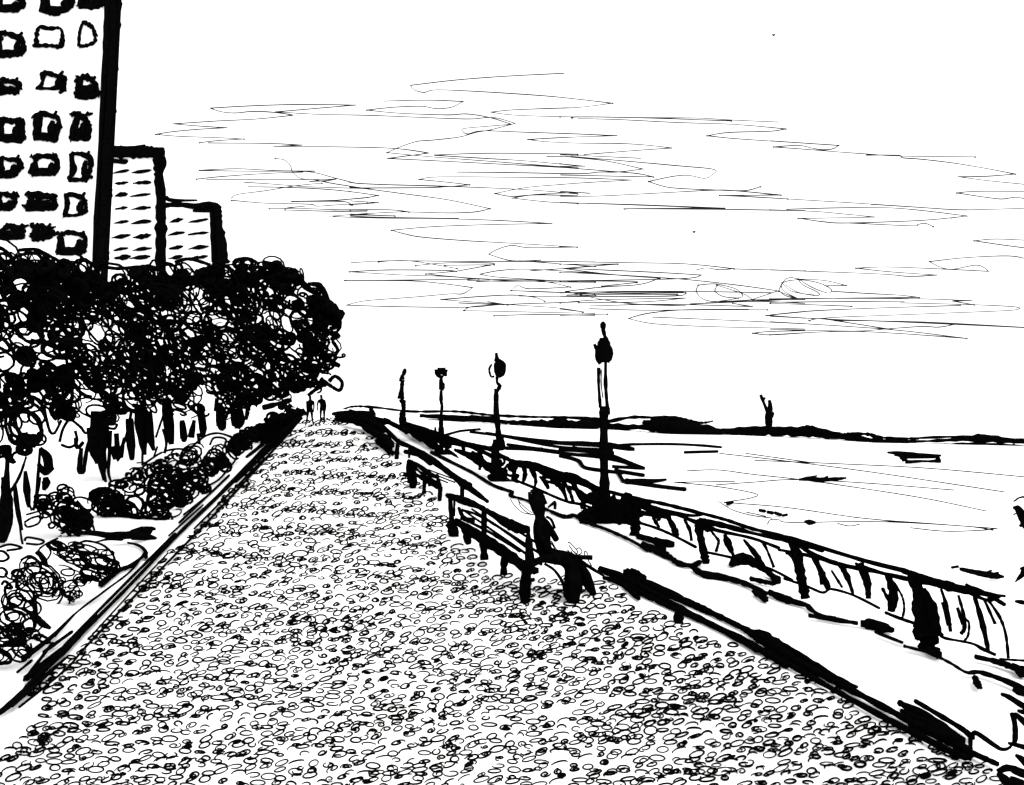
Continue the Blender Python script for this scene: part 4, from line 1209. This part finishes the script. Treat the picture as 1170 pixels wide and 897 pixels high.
for pts, w in [([(583, 570), (589, 579), (598, 586), (609, 588)], .9), ([(592, 570), (595, 579), (603, 586), (610, 588)], .9), ([(593, 573), (600, 580), (608, 586)], .8), ([(611, 589), (613, 593)], .8),
               ([(605, 562), (606, 572), (610, 584)], [3, 4, 3]), ([(606, 562), (612, 561), (619, 566), (624, 576)], [3, 5, 5, 3]), ([(626, 580), (631, 576), (634, 574), (634, 582)], [2, 3, 3.4, 3])]:
    hr.s(pts, w, D(sdv), k=5, n=4)
hr.blob(613, 573, 8.5, 12, D(sdv + .03))
hr.build('hair', CLOTH, root)
sl = Ink()
for pts, w in [([(612, 615), (618, 622), (624, 634), (640, 640)], [4, 8, 10, 6]), ([(620, 634), (628, 638)], 6), ([(636, 633), (655, 636), (677, 637)], [4, 5, 6]), ([(624, 590), (630, 594), (634, 604)], 3), ([(662, 640), (674, 648), (690, 658)], [4, 4, 2.5]),
               ([(664, 646), (672, 662), (678, 680)], [8, 11, 8])]:
    sl.s(pts, w, D(sdv - .05), k=4, rough=.1)
sl.build('coat', CLOTH, root)

sp = Ink()
for pts in [[(649, 621), (651, 620), (660, 630), (657, 632), (650, 623)], [(648, 628), (656, 636), (652, 629)], [(658, 628), (662, 626), (665, 631), (660, 634), (656, 630)], [(668, 636), (668, 630), (671, 632), (670, 637)],
            [(672, 640), (676, 647), (674, 643)], [(660, 634), (664, 640)], [(628, 618), (632, 624), (635, 630)], [(630, 618), (636, 628), (640, 632)]]:
    sp.s(pts, 1.1, D(sdv - .1), k=5, n=4)
tag(sp.build('twig', INK, origin=P(660, 637, sdv - .1)), 'wispy thin-lined sprig lying on the seated person\'s lap', 'twig')

# ------------------------------------------------------------------ camera, light
cam = bpy.data.cameras.new('camera')
co = bpy.data.objects.new('camera', cam)
COL.objects.link(co)
co.location = (0, 0, EYE)
co.rotation_euler = (math.radians(90), 0, 0)
cam.sensor_fit = 'HORIZONTAL'
cam.sensor_width = 36
cam.lens = 36 * F / 1170.0
cam.shift_x = 0
cam.shift_y = (CY - 448.5) / 1170.0
cam.clip_start = .05
cam.clip_end = 9000
scene.camera = co

world = bpy.data.worlds.new('World')
scene.world = world
world.use_nodes = True
nt = world.node_tree
bg = nt.nodes['Background']
sky = nt.nodes.new('ShaderNodeTexSky')
sky.sky_type = 'NISHITA'
sky.sun_disc = False
sky.sun_elevation = math.radians(50)
sky.sun_rotation = math.radians(150)
sky.dust_density = 6
sky.air_density = 1.0
# overcast: the blue of the clear sky is almost wholly veiled by an even white cloud deck
veil = nt.nodes.new('ShaderNodeMixRGB')
veil.inputs['Fac'].default_value = .97
veil.inputs['Color2'].default_value = (6.0, 6.0, 6.0, 1)
nt.links.new(sky.outputs['Color'], veil.inputs['Color1'])
nt.links.new(veil.outputs['Color'], bg.inputs['Color'])
bg.inputs['Strength'].default_value = .15
sun = bpy.data.lights.new('sun', 'SUN')
sun.energy = 1.5
sun.angle = math.radians(40)
sun.color = (1, .97, .93)
so = bpy.data.objects.new('sun', sun)
COL.objects.link(so)
so.location = (0, 0, 60)
so.rotation_euler = (math.radians(40), 0, math.radians(30))
vs = scene.view_settings
vs.view_transform = 'Standard'
vs.look = 'None'
vs.gamma = 1
vs.use_curve_mapping = False
vs.exposure = 0.85
